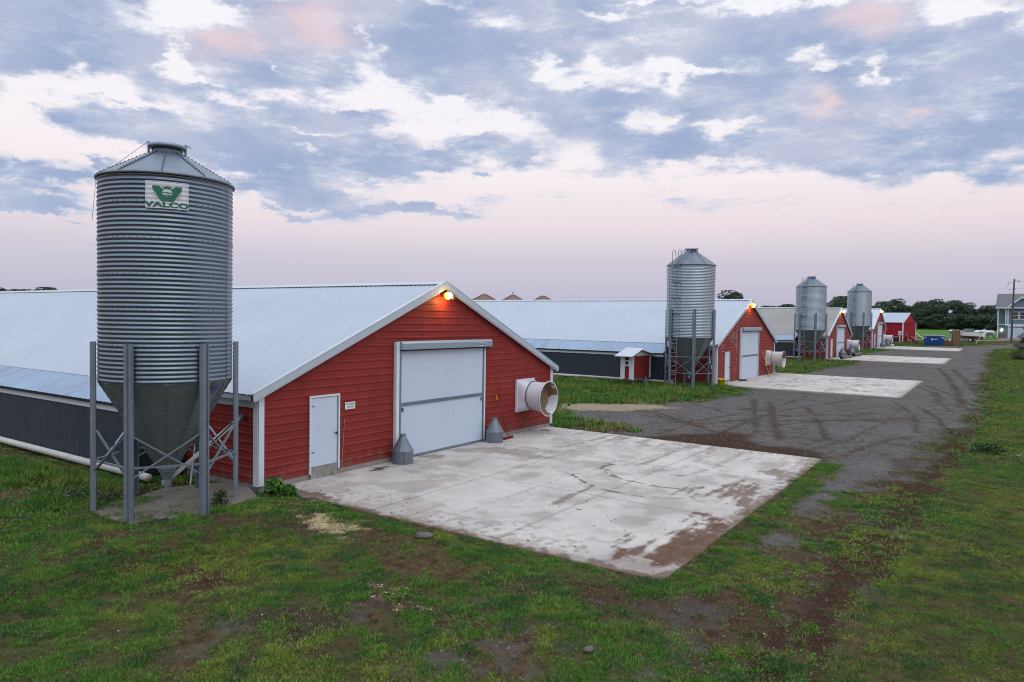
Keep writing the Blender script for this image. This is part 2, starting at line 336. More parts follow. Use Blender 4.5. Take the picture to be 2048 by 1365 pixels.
fb = math_('ADD', math_('MULTIPLY', noise(cb.outputs[0], 3.4, 8, .64), .5), math_('MULTIPLY', noise(cb3.outputs[0], 17, 9, .66, 2.2), .5))
dens = math_('ADD', cov, math_('MULTIPLY', math_('MULTIPLY', math_('SUBTRACT', fb, .49), 5.0), ss(el, .10, .17)))
cl = ss(dens, .12, .92)
thick = ss(dens, .50, 1.35)
rp = nd(nt, 'ShaderNodeValToRGB'); LK(math_('MULTIPLY', el, 1.6), rp.inputs[0]); e = rp.color_ramp.elements
e[0].position = 0.; e[0].color = (.41,.40,.54,1); e[1].position = 1.; e[1].color = (1.62,1.74,1.92,1)  # top of the ramp lies above the view, raised as added light
for p, c in ((.05,(.45,.43,.57)),(.13,(.57,.51,.60)),(.21,(.78,.665,.69)),(.30,(.89,.79,.795)),(.42,(.90,.85,.87)),(.64,(.90,.90,.93)),(.80,(1.2,1.22,1.28))):
    x = e.new(p); x.color = (*c, 1)
sky_c = rp.outputs[0]
nsh = nd(nt, 'ShaderNodeTexSky', sky_type='NISHITA', sun_disc=False, sun_elevation=R(53), sun_rotation=R(204)); nsh.altitude = 50
nn = nd(nt, 'ShaderNodeMix', data_type='RGBA', blend_type='ADD'); nn.inputs[0].default_value = .015; LK(sky_c, nn.inputs[6]); LK(nsh.outputs[0], nn.inputs[7]); sky_c = nn.outputs[2]
cv = noise(cb2.outputs[0], 6, 6, .6, 5.5)
cloud_c = mixc(ss(cv, .36, .66), (.345,.435,.64), (.52,.56,.715))
pk = math_('MULTIPLY', math_('ADD', blob(450, 75, 85, 32), math_('ADD', blob(1745, 25, 70, 30), math_('ADD', blob(640, 50, 70, 40), math_('ADD', blob(1645, 205, 30, 26), blob(1838, 230, 40, 10))))), .8, clamp=True)
cloud_c = mixc(pk, cloud_c, (.86,.66,.69))
cloud_c = mixc(thick, mixc(.6, cloud_c, (.74,.76,.86)), cloud_c)
over = ss(el, .42, .9)
cloud_c = mixc(over, cloud_c, (1.16,1.26,1.42))  # unseen overhead clouds brightened to add light
fin = mixc(cl, sky_c, cloud_c)
bg = nd(nt, 'ShaderNodeBackground'); LK(fin, bg.inputs[0]); bg.inputs[1].default_value = 1.0
ow = nd(nt, 'ShaderNodeOutputWorld'); LK(bg.outputs[0], ow.inputs[0])
W.cycles.sampling_method = 'MANUAL'; W.cycles.sample_map_resolution = 512
sl = bpy.data.lights.new('sun', 'SUN'); so = bpy.data.objects.new('sun', sl); COL.objects.link(so)
sl.energy = .5; sl.angle = R(40); sl.color = (1, .95, .9)
sd = Vector((-.25, -.55, .80)).normalized(); so.rotation_euler = sd.to_track_quat('Z', 'Y').to_euler(); so.location = (-40, -60, 60)
sc.cycles.use_denoising = True; sc.cycles.filter_width = 1.05; sc.cycles.sample_clamp_indirect = 4.; sc.cycles.max_bounces = 5; sc.cycles.diffuse_bounces = 2; sc.cycles.glossy_bounces = 3; sc.cycles.transmission_bounces = 2
sc.view_settings.view_transform = 'Standard'; sc.view_settings.look = 'None'; sc.view_settings.exposure = 0.; sc.view_settings.gamma = 1

# ------------------------------------------------------------------ ground masks
GRAVEL = g2([(1116,806),(1300,808),(1400,804),(1450,795),(1520,772),(1560,752),(1600,747),(1655,737),(1705,731),(1722,722),(1740,706),(1788,699),(1850,693.5),(1930,692.5),(2048,688.5),(2300,684),(2300,694),(2048,696.5),(1998,698.5),(1980,708),(1970,735),(1962,770),(1968,800),(1955,832),(1925,870),(1880,905),(1800,950),(1700,992),(1600,1020),(1540,1020),(1640,930),(1380,892),(1240,868),(1247,849),(1116,834)])
SPARSE = g2([(1640,920),(1760,955),(1740,1040),(1700,1120),(1600,1240),(1500,1330),(1330,1330),(1350,1180),(1480,1060)])
LAWN = g2([(2012,697),(1992,715),(1990,790),(1985,860),(1930,935),(1850,1050),(1760,1190),(1660,1365),(2400,1500),(2600,900),(2400,690)])
PEBBLE = g2([(560,1180),(1000,1160),(1330,1200),(1700,1210),(1560,1365),(620,1365),(330,1290)])
TAN = g2([(1112,808),(1300,810),(1360,817),(1250,822),(1112,820)])
RUT = g2([(1935,860),(1905,905),(1868,945),(1835,985),(1800,1030),(1762,1085),(1700,1150),(1660,1210),(1600,1290),(1560,1365)])
RUT2 = g2([(2003,705),(1985,725),(1975,760),(1980,800),(1950,845)])
MUD_AND_SHADE = [(np.array([(-1.9,-.6),(-.2,-.3),(-.15,2.6),(-1.6,3.0),(-2.6,1.9),(-2.2,.6)]), 1.),(g2([(1290,876),(1380,868),(1440,862),(1480,868),(1530,890),(1600,900),(1680,915),(1650,928),(1500,908),(1380,894)]), .95), (g2([(1985,776),(2005,772),(2022,800),(2012,815),(1995,808)]), .9),  # first patch: dark soil under the hopper, also painting in its contact shade
        (g2([(150,1090),(280,1085),(330,1110),(280,1150),(190,1155),(140,1125)]), .8), (g2([(0,1040),(45,1035),(40,1065),(0,1075)]), .9), (g2([(320,1150),(480,1115),(495,1140),(350,1185)]), .75),
        (g2([(1000,1120),(1200,1150),(1290,1200),(1150,1220),(1040,1190)]), .55), (g2([(1240,1165),(1440,1200),(1460,1260),(1300,1250)]), .42), (g2([(560,1230),(640,1240),(660,1290),(590,1295)]), .75),
        (g2([(720,1165),(820,1185),(980,1230),(930,1262),(800,1215)]), .7), (g2([(590,1010),(700,1045),(800,1080),(780,1095),(640,1055)]), .5), (g2([(1380,1180),(1500,1190),(1640,1270),(1500,1330),(1400,1270)]), .3), (g2([(0,1000),(110,985),(150,1010),(60,1050),(0,1040)]), .55)]
TRACKS = [(g2(p), w*.72) for p, w in (([(1250,818),(1380,845),(1500,860),(1660,870)], .15), ([(1310,870),(1420,838),(1560,812),(1620,790)], .16), ([(1480,880),(1560,850),(1660,842),(1900,846)], .16), ([(1700,905),(1780,880),(1900,868)], .2), ([(1830,810),(1880,840),(1900,880)], .25), ([(1620,900),(1700,880),(1760,850),(1800,820)], .16), ([(1850,770),(1900,790),(1950,830)], .2), ([(1640,825),(1750,815),(1900,812)], .16), ([(1700,752),(1800,745),(1900,745)], .2), ([(1330,815),(1310,822),(1320,836),(1400,856),(1440,868)], .22), ([(1290,832),(1360,842),(1450,870)], .2), ([(1440,868),(1490,845),(1560,822),(1650,808),(1760,795)], .25), ([(1380,806),(1450,825),(1540,832),(1700,838)], .22), ([(1470,815),(1560,826),(1680,832),(1820,838),(1950,838)], .2), ([(1540,805),(1548,850),(1560,880)], .35), ([(1610,812),(1640,850),(1655,880)], .3), ([(1560,842),(1700,842),(1790,838)], .5), ([(1380,875),(1500,868),(1640,880),(1800,890)], .25), ([(1905,740),(1930,760),(1958,790),(1972,815)], .45), ([(1340,842),(1400,848),(1500,840)], .3), ([(1600,745),(1720,735),(1850,728)], .2), ([(1720,712),(1800,704),(1880,708)], .3), ([(1910,790),(1925,805),(1920,815)], .5), ([(1275,850),(1360,846),(1470,830)], .2))]
STRAW = [(g2([(605,1035),(650,1030),(672,1048),(718,1045),(720,1060),(690,1078),(655,1066),(620,1050)]), .95), (g2([(740,1168),(800,1185),(860,1215),(810,1205)]), .35), (TAN, .5)]
PATH = g2([(1835,679.5),(1990,681.5),(2100,683.5)])
def masks(x, y):
    x = np.asarray(x, float); y = np.asarray(y, float)
    n1 = fbm(x, y, .9, 4, 3.); n2 = fbm(x, y, .30, 4, 21.); n3 = fbm(x*.55+y*.35, y*.9-x*.5, 1.4, 3, 40.); n4 = fbm(x, y, 5., 3, 77.)
    g = sstep(-.55, .55, poly_sd(x, y, GRAVEL)+(n1-.5)*2.2+(n4-.5)*.9)
    spa = sstep(-1.2, .8, poly_sd(x, y, SPARSE)+(n1-.5)*2)
    gravel = np.maximum(g, spa*sstep(.47, .62, n1*.6+n4*.4)*.9)
    gravel = np.maximum(gravel, sstep(-.8, .8, poly_sd(x, y, PEBBLE))*sstep(.56, .70, n1*.55+n4*.45)*.75)
    mud = np.zeros_like(x)
    for P, a in MUD_AND_SHADE: mud = np.maximum(mud, a*sstep(-.45, .35, poly_sd(x, y, P)+(n1-.5)*1.6+(n4-.5)*.7))
    mud = np.maximum(mud, 1.*sstep(.75, .15, line_d(x, y, RUT)+(n1-.5)*1.3)*sstep(.26, .46, n3+.12)); mud = np.maximum(mud, .45*sstep(.7, .1, line_d(x, y, RUT-np.array([.9, -.9]))+(n1-.5)*1.5)*sstep(.3, .5, n3+.05))
    mud = np.maximum(mud, .8*sstep(.8, .2, line_d(x, y, RUT2)+(n1-.5)*1.2)*sstep(.35, .55, n3+.1))
    trk = np.zeros_like(x)
    for P, w in TRACKS+[(P+np.array([1.2, 1.25]), w*.9) for P, w in TRACKS[::2]]: trk = np.maximum(trk, sstep(w*1.3, w*.3, line_d(x, y, P)+(n4-.5)*.25)*sstep(.2, .6, n3*.5+n4*.5))
    mud = np.maximum(mud, trk*.72)
    # soil edge along the near side of the first slab
    edge = np.where((x > -.6) & (x < 16) & (y < .2) & (y > -12.6), np.minimum(np.abs(x-.1), np.where(x > 0, np.abs(y+11.65), 9)), 9)
    mud = np.maximum(mud, .8*sstep(.30, .05, edge+(n4-.5)*.3)*sstep(.3, .5, n1))
    straw = np.zeros_like(x)
    for P, a in STRAW: straw = np.maximum(straw, a*sstep(-.2, .25, poly_sd(x, y, P)+(n4-.5)*.9))
    bare = sstep(.465, .585, n2*.5+n3*.3+n1*.2)*(x < 60)*(1-.6*sstep(-.5, 3., -line_d(x, y, RUT)+4.)*0)
    lawn = sstep(-.6, .6, poly_sd(x, y, LAWN)+(n1-.5)*1.6); bare = bare*(1-.75*lawn); mud = mud*(1-.7*lawn*sstep(.9, 1.6, line_d(x, y, RUT)))
    dp = np.hypot(np.maximum(np.maximum(.42-x, x-15.12), 0), np.maximum(-11.46-y, 0)); strip = sstep(1.15, .55, dp+(n1-.5)*.8)*sstep(.02, .16, dp)*(y < -1.5)*(y > -13)*((x > -1.2)&(x < 15.3)); bare = bare*(1-strip); mud = mud*(1-.8*strip*sstep(.12, .3, dp)); gravel = gravel*(1-.85*strip*(x < 14.6))
    field = sstep(166, 172, x+(n2-.5)*4+y*.0)
    grass = (1-gravel)*(1-.9*mud)*(1-.85*straw)*(1-.92*bare)
    far_lawn = sstep(20, 34, x); grass = np.maximum(grass, far_lawn*(1-g)*(1-mud))
    tall = np.zeros_like(x)
    tall = np.maximum(tall, sstep(0, .8, np.minimum(x+4.6+(n1-.5)*3, -2.0-x))*sstep(1., 3., y)*.9)
    tall = np.maximum(tall, ((x > 15.6) & (x < 38) & (y > -1.5))*.55*sstep(.3, .6, n1+.1))
    tall = np.maximum(tall, ((x > 15.4) & (x < 18.5) & (y > -5))*.5)
    return dict(gravel=gravel, mud=mud, straw=straw, bare=bare, field=field, grass=np.clip(grass, 0, 1), tall=tall, n1=n1, n2=n2, n3=n3, lawn=lawn)

# ------------------------------------------------------------------ ground sheet
def axis(segs):
    out = []
    for a, b, s in segs: out += list(np.arange(a, b, s))
    return np.array(out+[segs[-1][1]])
xs = axis([(-4000,-400,900),(-400,-60,60),(-60,-13,6),(-13,18,.11),(18,60,.17),(60,140,.4),(140,300,4),(300,600,30),(600,5000,600)])
ys = axis([(-4000,-400,900),(-400,-60,60),(-60,-24,4),(-24,4,.11),(4,16,.4),(16,60,5),(60,400,30),(400,5000,600)])
GXm, GYm = np.meshgrid(xs, ys, indexing='ij'); gx, gy = GXm.ravel(), GYm.ravel()
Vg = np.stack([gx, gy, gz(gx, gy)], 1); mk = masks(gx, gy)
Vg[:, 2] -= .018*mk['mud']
nx, ny = len(xs), len(ys); I = np.arange(nx*ny).reshape(nx, ny)
Fg = np.stack([I[:-1, :-1].ravel(), I[1:, :-1].ravel(), I[1:, 1:].ravel(), I[:-1, 1:].ravel()], 1)
gm = bpy.data.materials.new('ground'); gm.use_nodes = True; nt = gm.node_tree; LK = nt.links.new; b = nt.nodes['Principled BSDF']; b.inputs['Roughness'].default_value = .95; b.inputs['Specular IOR Level'].default_value = .06
tc = nd(nt, 'ShaderNodeTexCoord')
def gnoise(s, det=6, rough=.65): n = nd(nt, 'ShaderNodeTexNoise'); n.inputs['Scale'].default_value = s; n.inputs['Detail'].default_value = det; n.inputs['Roughness'].default_value = rough; LK(tc.outputs['Object'], n.inputs['Vector']); return n.outputs['Fac']
def at(n): return nd(nt, 'ShaderNodeAttribute', attribute_name=n).outputs['Fac']
nf, nm_, nb = gnoise(30, 5, .75), gnoise(4.5), gnoise(.22, 5)
soil = mixc(ss(nm_, .3, .7), (.040,.025,.016), (.155,.095,.056)); soil = mixc(ss(nf, .50, .66), soil, (.016,.012,.008))
green = mixc(ss(nf, .3, .7), (.012,.028,.006), (.050,.095,.016)); green = mixc(ss(nm_, .45, .75), green, (.075,.075,.022))
fld = mixc(ss(nb, .3, .7), (.065,.150,.032), (.095,.190,.045))
vo = nd(nt, 'ShaderNodeTexVoronoi'); vo.inputs['Scale'].default_value = 24; LK(tc.outputs['Object'], vo.inputs['Vector'])
sepv = nd(nt, 'ShaderNodeSeparateColor'); LK(vo.outputs['Color'], sepv.inputs[0])
grv = mixc(sepv.outputs[0], (.060,.057,.055), (.215,.205,.198)); grv = mixc(ss(nm_, .35, .7), grv, (.072,.062,.056)); grv = mixc(.25, grv, (.11,.106,.107)); grv = mixc(math_('MULTIPLY', ss(nb, .45, .68), .5), grv, (.150,.146,.150)); grv = mixc(math_('MULTIPLY', ss(gnoise(.8, 6), .50, .72), .75), grv, (.062,.046,.037))
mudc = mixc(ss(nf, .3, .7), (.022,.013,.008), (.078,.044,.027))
strc = mixc(ss(nf, .3, .6), (.20,.14,.08), (.58,.47,.28))
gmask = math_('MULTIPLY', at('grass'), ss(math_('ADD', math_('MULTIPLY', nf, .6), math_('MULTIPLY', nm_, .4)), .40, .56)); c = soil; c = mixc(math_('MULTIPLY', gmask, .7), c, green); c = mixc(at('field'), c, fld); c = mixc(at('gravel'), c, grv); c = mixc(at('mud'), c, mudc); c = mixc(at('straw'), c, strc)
LK(c, b.inputs['Base Color'])
bp = nd(nt, 'ShaderNodeBump'); bp.inputs['Strength'].default_value = .9; bp.inputs['Distance'].default_value = .05; LK(math_('ADD', nf, math_('MULTIPLY', vo.outputs['Distance'], .6)), bp.inputs['Height']); LK(bp.outputs[0], b.inputs['Normal'])
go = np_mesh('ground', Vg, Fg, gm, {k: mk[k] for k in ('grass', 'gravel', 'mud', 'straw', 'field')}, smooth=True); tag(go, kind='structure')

# ------------------------------------------------------------------ concrete pads
pm = bpy.data.materials.new('pad_concrete'); pm.use_nodes = True; nt = pm.node_tree; LK = nt.links.new; b = nt.nodes['Principled BSDF']; b.inputs['Roughness'].default_value = .85; b.inputs['Specular IOR Level'].default_value = .15
tc = nd(nt, 'ShaderNodeTexCoord'); nf, nm_, nb = gnoise(30, 4), gnoise(2.2), gnoise(.5, 6)
c = mixc(ss(nb, .3, .7), (.38,.362,.345), (.50,.472,.447)); c = mixc(math_('MULTIPLY', ss(nm_, .48, .72), .5), c, (.34,.29,.255)); c = mixc(math_('MULTIPLY', ss(nf, .55, .7), .25), c, (.33,.31,.30))
c = mixc(math_('MULTIPLY', at('brown'), mixc(ss(nm_, .2, .7), (.85,.85,.85), (1,1,1))), c, mixc(ss(nf, .3, .7), (.058,.028,.015), (.140,.074,.045)))
c = mixc(at('black'), c, (.035,.035,.038)); LK(c, b.inputs['Base Color'])
bp = nd(nt, 'ShaderNodeBump'); bp.inputs['Strength'].default_value = .25; bp.inputs['Distance'].default_value = .01; LK(nf, bp.inputs['Height']); LK(bp.outputs[0], b.inputs['Normal'])
def onp(px, py, z=-.18):
    d = ray(px, py); t = (z-CAM[2])/d[2]; P = CAM+t*d; return P[:2]
def zp(pts): return np.array([onp(560+u/3.0118, 840+v/3.0118) for u, v in pts])       # points read off two enlargements of the photo
def zq(pts): return np.array([onp(1240+u/2.5347, 880+v/2.5347) for u, v in pts])
STAINS = [(zq([(40,560),(200,480),(330,430),(470,380),(640,362),(600,420),(480,500),(400,560),(290,610),(180,600)]), 1., .5), (zq([(560,210),(700,215),(740,240),(660,280),(640,330),(560,320),(520,262)]), .85, .4), (zq([(700,150),(840,155),(860,190),(760,200)]), .7, .35), (zq([(330,240),(400,235),(370,290),(325,285)]), .75, .2),
          (zp([(540,290),(620,280),(710,285),(600,312),(545,315)]), 1., .12), (zp([(810,225),(960,210),(980,235),(850,245)]), .6, .2), (zp([(1040,190),(1300,165),(1500,190),(1660,235),(1600,245),(1350,215)]), .45, .25), (zp([(1560,62),(1650,66),(1600,72)]), 1., .08), (zp([(1590,85),(1650,88),(1610,95)]), 1., .06), (zp([(1650,500),(1780,440),(1890,395),(1880,405),(1770,465),(1680,512)]), .7, .12), (zp([(1780,535),(1835,540),(1800,548)]), 1., .06), (zp([(650,540),(900,530),(1050,580),(900,600)]), .35, .35), (zp([(100,440),(250,450),(380,490),(300,500)]), .9, .15), (zq([(0,590),(130,610),(300,640),(200,710),(0,650)]), .5, .35), (zq([(210,70),(330,20),(300,45),(235,85)]), .55, .1), (zq([(70,130),(230,70),(200,95),(90,140)]), .5, .1)]
BLK = [(zp([(1760,330),(1800,360),(1850,385),(1920,415),(2040,440)]), .07, .8), (zp([(1955,300),(1975,275),(2000,268)]), .16, .75), (zp([(1965,300),(1985,330),(2035,352)]), .12, .7), (zq([(0,200),(80,215),(200,240),(330,250)]), .06, .75), (zq([(0,270),(120,290),(380,300)]), .05, .5), (zq([(300,180),(370,182)]), .14, .6), (zp([(1200,220),(1500,255),(1760,330)]), .05, .35), (zp([(1600,190),(1760,155),(1960,110)]), .13, .28), (zq([(180,160),(330,140),(470,60)]), .11, .3), (zq([(330,180),(480,140),(620,65)]), .13, .32), (zp([(1790,330),(1900,300),(2048,235)]), .06, .3), (zp([(1100,560),(1450,440),(1800,320)]), .05, .28), (zq([(20,130),(160,90),(300,40)]), .12, .25)]
for k, (xa, xb, D, z) in enumerate(PADS):
    s = .05 if k == 0 else (.16 if k == 1 else .5)
    ax_, ay_ = np.linspace(xa, xb, int((xb-xa)/s)), np.linspace(-D, .0, int(D/s)); X, Y = np.meshgrid(ax_, ay_, indexing='ij'); x, y = X.ravel(), Y.ravel()
    n1 = fbm(x, y, 1.1, 5, 9.+k); n4 = fbm(x, y, 6., 3, 13.); n5 = fbm(x*.7, y*4, 1.2, 5, 31.); br = np.zeros_like(x); bk = np.zeros_like(x)
    if k == 0:
        for P, a, e_ in STAINS: br = np.maximum(br, a*sstep(-.6*e_, .6*e_, poly_sd(x, y, P)+(n1-.5)*2.2*e_+(n5-.5)*4.2*e_+(n4-.5)*1.6*e_))
        for P, w, a in BLK: bk = np.maximum(bk, a*sstep(w*1.3, w*.5, line_d(x, y, P)+(n4-.5)*w)*sstep(.35, .5, vnoise(x*5+y*3, y*5-x*3)))
        br = np.maximum(br, .9*sstep(.42, .0, np.minimum(x-xa, y+D)+(n4-.5)*.7)); br = np.maximum(br, .28*sstep(.50, .68, n1)); br = np.maximum(br, .55*sstep(3.2, .2, xb-x+(n1-.5)*3)*sstep(.44, .60, n5*.6+n4*.4)*sstep(0, -4, y))
        br = np.maximum(br, .45*sstep(2.2, .1, x-xa+(n1-.5)*2)*sstep(.52, .62, n4))
    else:
        br = np.maximum(br, .6*sstep(.56, .70, n5*.6+n1*.4)); bk = np.maximum(bk, .5*sstep(.03, 0, np.abs(np.hypot(x-xa-11, y+8)-2.2)-.05)*(k == 1))
        br = np.maximum(br, .5*sstep(.5, .0, np.minimum(x-xa, y+D)+(n4-.5)*.6))
    W_ = xb-xa
    for jx in (xa+W_*.335, xa+W_*.665): bk = np.maximum(bk, .38*sstep(.045, .012, np.abs(x-jx)))
    for jy in (-D*.33, -D*.66): bk = np.maximum(bk, .38*sstep(.045, .012, np.abs(y-jy)))
    zz = z+.03+(y/D)*.05
    if k == 0: zz = -.145+(y/D)*.047
    a, c_ = len(ax_), len(ay_); I = np.arange(a*c_).reshape(a, c_); top = np.stack([I[:-1,:-1].ravel(), I[1:,:-1].ravel(), I[1:,1:].ravel(), I[:-1,1:].ravel()], 1)
    ring = np.concatenate([I[:,0], I[-1,1:], I[-2::-1,-1], I[0,-2:0:-1]]); n0 = len(x); Vs = np.stack([x, y, zz], 1); low = Vs[ring].copy(); low[:, 2] -= .30
    j = np.arange(len(ring)); j2 = (j+1) % len(ring); side_f = np.stack([ring[j2], ring[j], n0+j, n0+j2], 1)
    o = np_mesh('concrete_pad', np.concatenate([Vs, low]), np.concatenate([top, side_f]), pm, {'brown': np.concatenate([br, br[ring]]), 'black': np.concatenate([bk, bk[ring]])}); tag(o, kind='structure')

# slab of dusty concrete under the near silo
def slab(pts, z, name='silo_slab'):
    c = np.mean(pts, 0); vs = []; n = len(pts); mb = MB(); rings = [1.0, .93, .6, .25]
    for i, r in enumerate(rings):
        for p in pts: vs.append((c[0]+(p[0]-c[0])*r, c[1]+(p[1]-c[1])*r, z+(-.12, .015, .035, .045)[i]+(random.random()-.5)*.012))
    fs = [(i*n+k, i*n+(k+1) % n, (i+1)*n+(k+1) % n, (i+1)*n+k) for i in range(3) for k in range(n)]+[tuple(3*n+k for k in range(n))]
    mb.add(vs, fs); o = mb.build(name, M['slab']); return tag(o, kind='structure')
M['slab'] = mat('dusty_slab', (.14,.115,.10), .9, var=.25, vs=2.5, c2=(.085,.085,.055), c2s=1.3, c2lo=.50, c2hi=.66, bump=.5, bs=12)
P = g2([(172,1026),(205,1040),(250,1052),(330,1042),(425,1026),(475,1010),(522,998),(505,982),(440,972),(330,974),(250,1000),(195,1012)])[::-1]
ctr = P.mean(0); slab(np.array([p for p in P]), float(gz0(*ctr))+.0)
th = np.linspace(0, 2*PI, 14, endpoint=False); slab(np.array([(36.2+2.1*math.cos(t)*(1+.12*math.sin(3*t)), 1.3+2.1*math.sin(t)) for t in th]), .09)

# ------------------------------------------------------------------ barns
def rib_rows(z0, z1, pitch=.235, d=.02):
    rows = []; z = z0
    while z < z1-1e-6:
        for dz_, dd in ((0, 0), (.16, 0), (.178, d), (.217, d)):
            if z+dz_ < z1-1e-4: rows.append((z+dz_, dd))
        z += pitch
    rows.append((z1, 0)); return rows
def gable_wall(mb, Wd, he, hp, y, sgn):
    rows = sorted(set(rib_rows(0., hp)+[(he, 0.)])); n0 = len(mb.v); vs = []
    for z, d in rows:
        if z <= he: a, b_ = 0., Wd
        else: t = (z-he)/(hp-he); a, b_ = Wd/2*t, Wd-Wd/2*t
        vs += [(a, y+sgn*d, z), (b_, y+sgn*d, z)]
    fs = [(2*i, 2*i+1, 2*i+3, 2*i+2) if sgn < 0 else (2*i+1, 2*i, 2*i+2, 2*i+3) for i in range(len(rows)-1)]
    mb.add(vs, fs)
def side_wall(mb, x, sgn, y0, y1, h):
    rows = rib_rows(0., h); vs = []
    for z, d in rows: vs += [(x+sgn*d, y0, z), (x+sgn*d, y1, z)]
    mb.add(vs, [(2*i+1, 2*i, 2*i+2, 2*i+3) if sgn < 0 else (2*i, 2*i+1, 2*i+3, 2*i+2) for i in range(len(rows)-1)])
def ribbed_slope(mb, e0, e1, y0, y1, pitch=.2286, h=.014):  # sheet with ribs running from e0 to e1 (x, z), repeated along y
    dxz = np.array([e1[0]-e0[0], e1[1]-e0[1]]); nrm = np.array([-dxz[1], dxz[0]])/np.linalg.norm(dxz)
    if nrm[1] < 0: nrm = -nrm
    ysq = []; y = y0
    while y < y1:
        for a, hh in ((0, 0), (.15, 0), (.172, h), (.205, h)): ysq.append((min(y+a, y1), hh))
        y += pitch
    vs = []
    for y, hh in ysq: vs += [(e0[0]+nrm[0]*hh, y, e0[1]+nrm[1]*hh), (e1[0]+nrm[0]*hh, y, e1[1]+nrm[1]*hh)]
    mb.add(vs, [(2*i, 2*i+1, 2*i+3, 2*i+2) for i in range(len(ysq)-1)])
def poultry_barn(x0, z0, Wd, he, hp, label, m_wall, m_roof, m_fan, first=False, L=150., fan_len=.78, scuff=False):
    B = empty('poultry_barn', (x0, 0, z0)); tag(B, label, 'barn', 'red poultry barns in a row'); k = Wd/15.36; kz = hp/5.763; X = lambda v: v*k; Z = lambda v: v*kz
    mb = MB(); gable_wall(mb, Wd, he, hp, 0., -1); mb.build('gable_wall', m_wall, B); mb = MB(); gable_wall(mb, Wd, he, hp, L, 1); mb.build('gable_wall', m_wall, B)
    mb = MB(); side_wall(mb, 0., -1, .0, L, he-.02); mb.build('side_wall', m_wall, B); mb = MB(); side_wall(mb, Wd, 1, .0, L, he-.02); mb.build('side_wall', m_wall, B)
    mb = MB(); mb.box((.012, .012, -.5), (Wd-.012, L-.012, .0)); mb.build('foundation', M['concrete_wall'], B)
    sl_ = (hp-he)/(Wd/2); ov = .26; top = .13; rz = hp+top
    ez = rz-sl_*(Wd/2+ov)
    mb = MB(); ribbed_slope(mb, (-ov, ez), (Wd/2, rz), -.14, L+.1); ribbed_slope(mb, (Wd+ov, ez), (Wd/2, rz), -.14, L+.1)
    for sx, xe in ((-1, -ov), (1, Wd+ov)):          # underside
        mb.add([(xe, -.13, ez-.03), (Wd/2, -.13, rz-.03), (Wd/2, L, rz-.03), (xe, L, ez-.03)], [(0, 1, 2, 3)])
    rf = mb.build('roof', m_roof, B)
    mb = MB()
    for s_ in (-1, 1):
        c0 = Wd/2; w_ = .24; p = [(c0, rz+.055), (c0+s_*w_, rz+.055-sl_*w_), (c0+s_*w_, rz+.035-sl_*w_), (c0, rz+.035)]
        mb.prism([(a, -.15, q) for a, q in p], (0, L+.2, 0))
    mb.build('ridge_cap', M['rake'], rf)
    mb = MB(); mb.box((Wd/2-.225, -.1, rz-.09), (Wd/2-.215, L, rz-.075))
    for s_ in (-1, 1):                               # dark foam closure under the cap
        c0 = Wd/2+s_*.20; mb.box((c0-.012, -.13, rz-sl_*.20-.002), (c0+.012, L, rz-sl_*.20+.030))
    mb.build('closure_strip', M['dark'], rf)
    for s_ in (-1, 1):                               # gable rake trim
        mb = MB(); f = (lambda v: v) if s_ < 0 else (lambda v: Wd-v)
        a = [(f(-ov-.02), ez+.03), (Wd/2, rz+.05), (Wd/2, rz-.20), (f(-ov-.02+.0), ez-.17)]
        mb.prism([(p, -.20, q) for p, q in a], (0, .055, 0))
        a = [(f(-ov-.02), ez+.046), (Wd/2, rz+.066), (Wd/2, rz+.052), (f(-ov-.02), ez+.032)]
        mb.prism([(p, -.21, q) for p, q in a], (0, .16, 0)); mb.build('rake_trim', M['rake'], B)
        mb = MB(); a = [(f(-ov+.02), ez-.172), (Wd/2, rz-.202), (Wd/2, rz-.232), (f(-ov+.02), ez-.202)]
        mb.prism([(p, -.175, q) for p, q in a], (0, .03, 0)); mb.build('rake_lip', M['white'], B)
        mb = MB()
        xa, xb = (-.04, .16) if s_ < 0 else (Wd-.16, Wd+.04)
        mb.box((xa, -.05, -.03), (xb, -.022, he+.06)); xs_ = -.05 if s_ < 0 else Wd+.022
        mb.box((xs_, -.05, -.03), (xs_+.028, .15, he+.02)); mb.build('corner_trim', M['white'], B)
    mb = MB(); mb.box((-ov+.01, 0., ez-.16), (-ov+.03, 3.4, ez-.025)); mb.box((-.075, .16, he-.36), (-.045, 3.4, he-.17)); mb.build('eave_fascia', M['rake'], B)
    # side inlet with its awning, black curtain and the pipe at its foot
    y0 = 3.4; zt = 1.78*kz
    mb = MB(); ribbed_slope(mb, (-1.62, zt+.26), (-.22, ez+.0), y0, L-8, h=.018); aw = mb.build('awning', M['awning'], B)
    mb = MB(); mb.box((-1.60, y0+.02, zt+.17), (-1.54, L-8, zt+.235)); mb.build('awning_gap_shade', M['dark'], aw)  # near-black bar standing in for the shaded gap below the awning
    mb = MB(); mb.box((-1.50, y0, zt-.0), (-1.44, L-8, zt+.16)); mb.build('inlet_beam', M['white'], B)
    mb = MB(); mb.box((-1.43, y0, .1), (-1.36, L-8, zt+.2)); mb.build('curtain', M['curtain'], B)
    mb = MB(); mb.box((-1.35, y0, .0), (-.03, y0+.06, zt+.25)); mb.build('inlet_end_wall', M['dark'], B)
    mb = MB(); mb.tube([(-1.60, 2.6, .14), (-1.60, L-8, .17)], .105, 10); mb.build('drain_pipe', M['pvc'], B, True)
    # entry door
    xa, xb, zt2 = X(1.72), X(1.72)+1.08, 2.27
    mb = MB(); mb.box((xa+.05, -.050, .215), (xb-.06, -.024, zt2-.04)); dr = mb.build('door', M['door'], B)
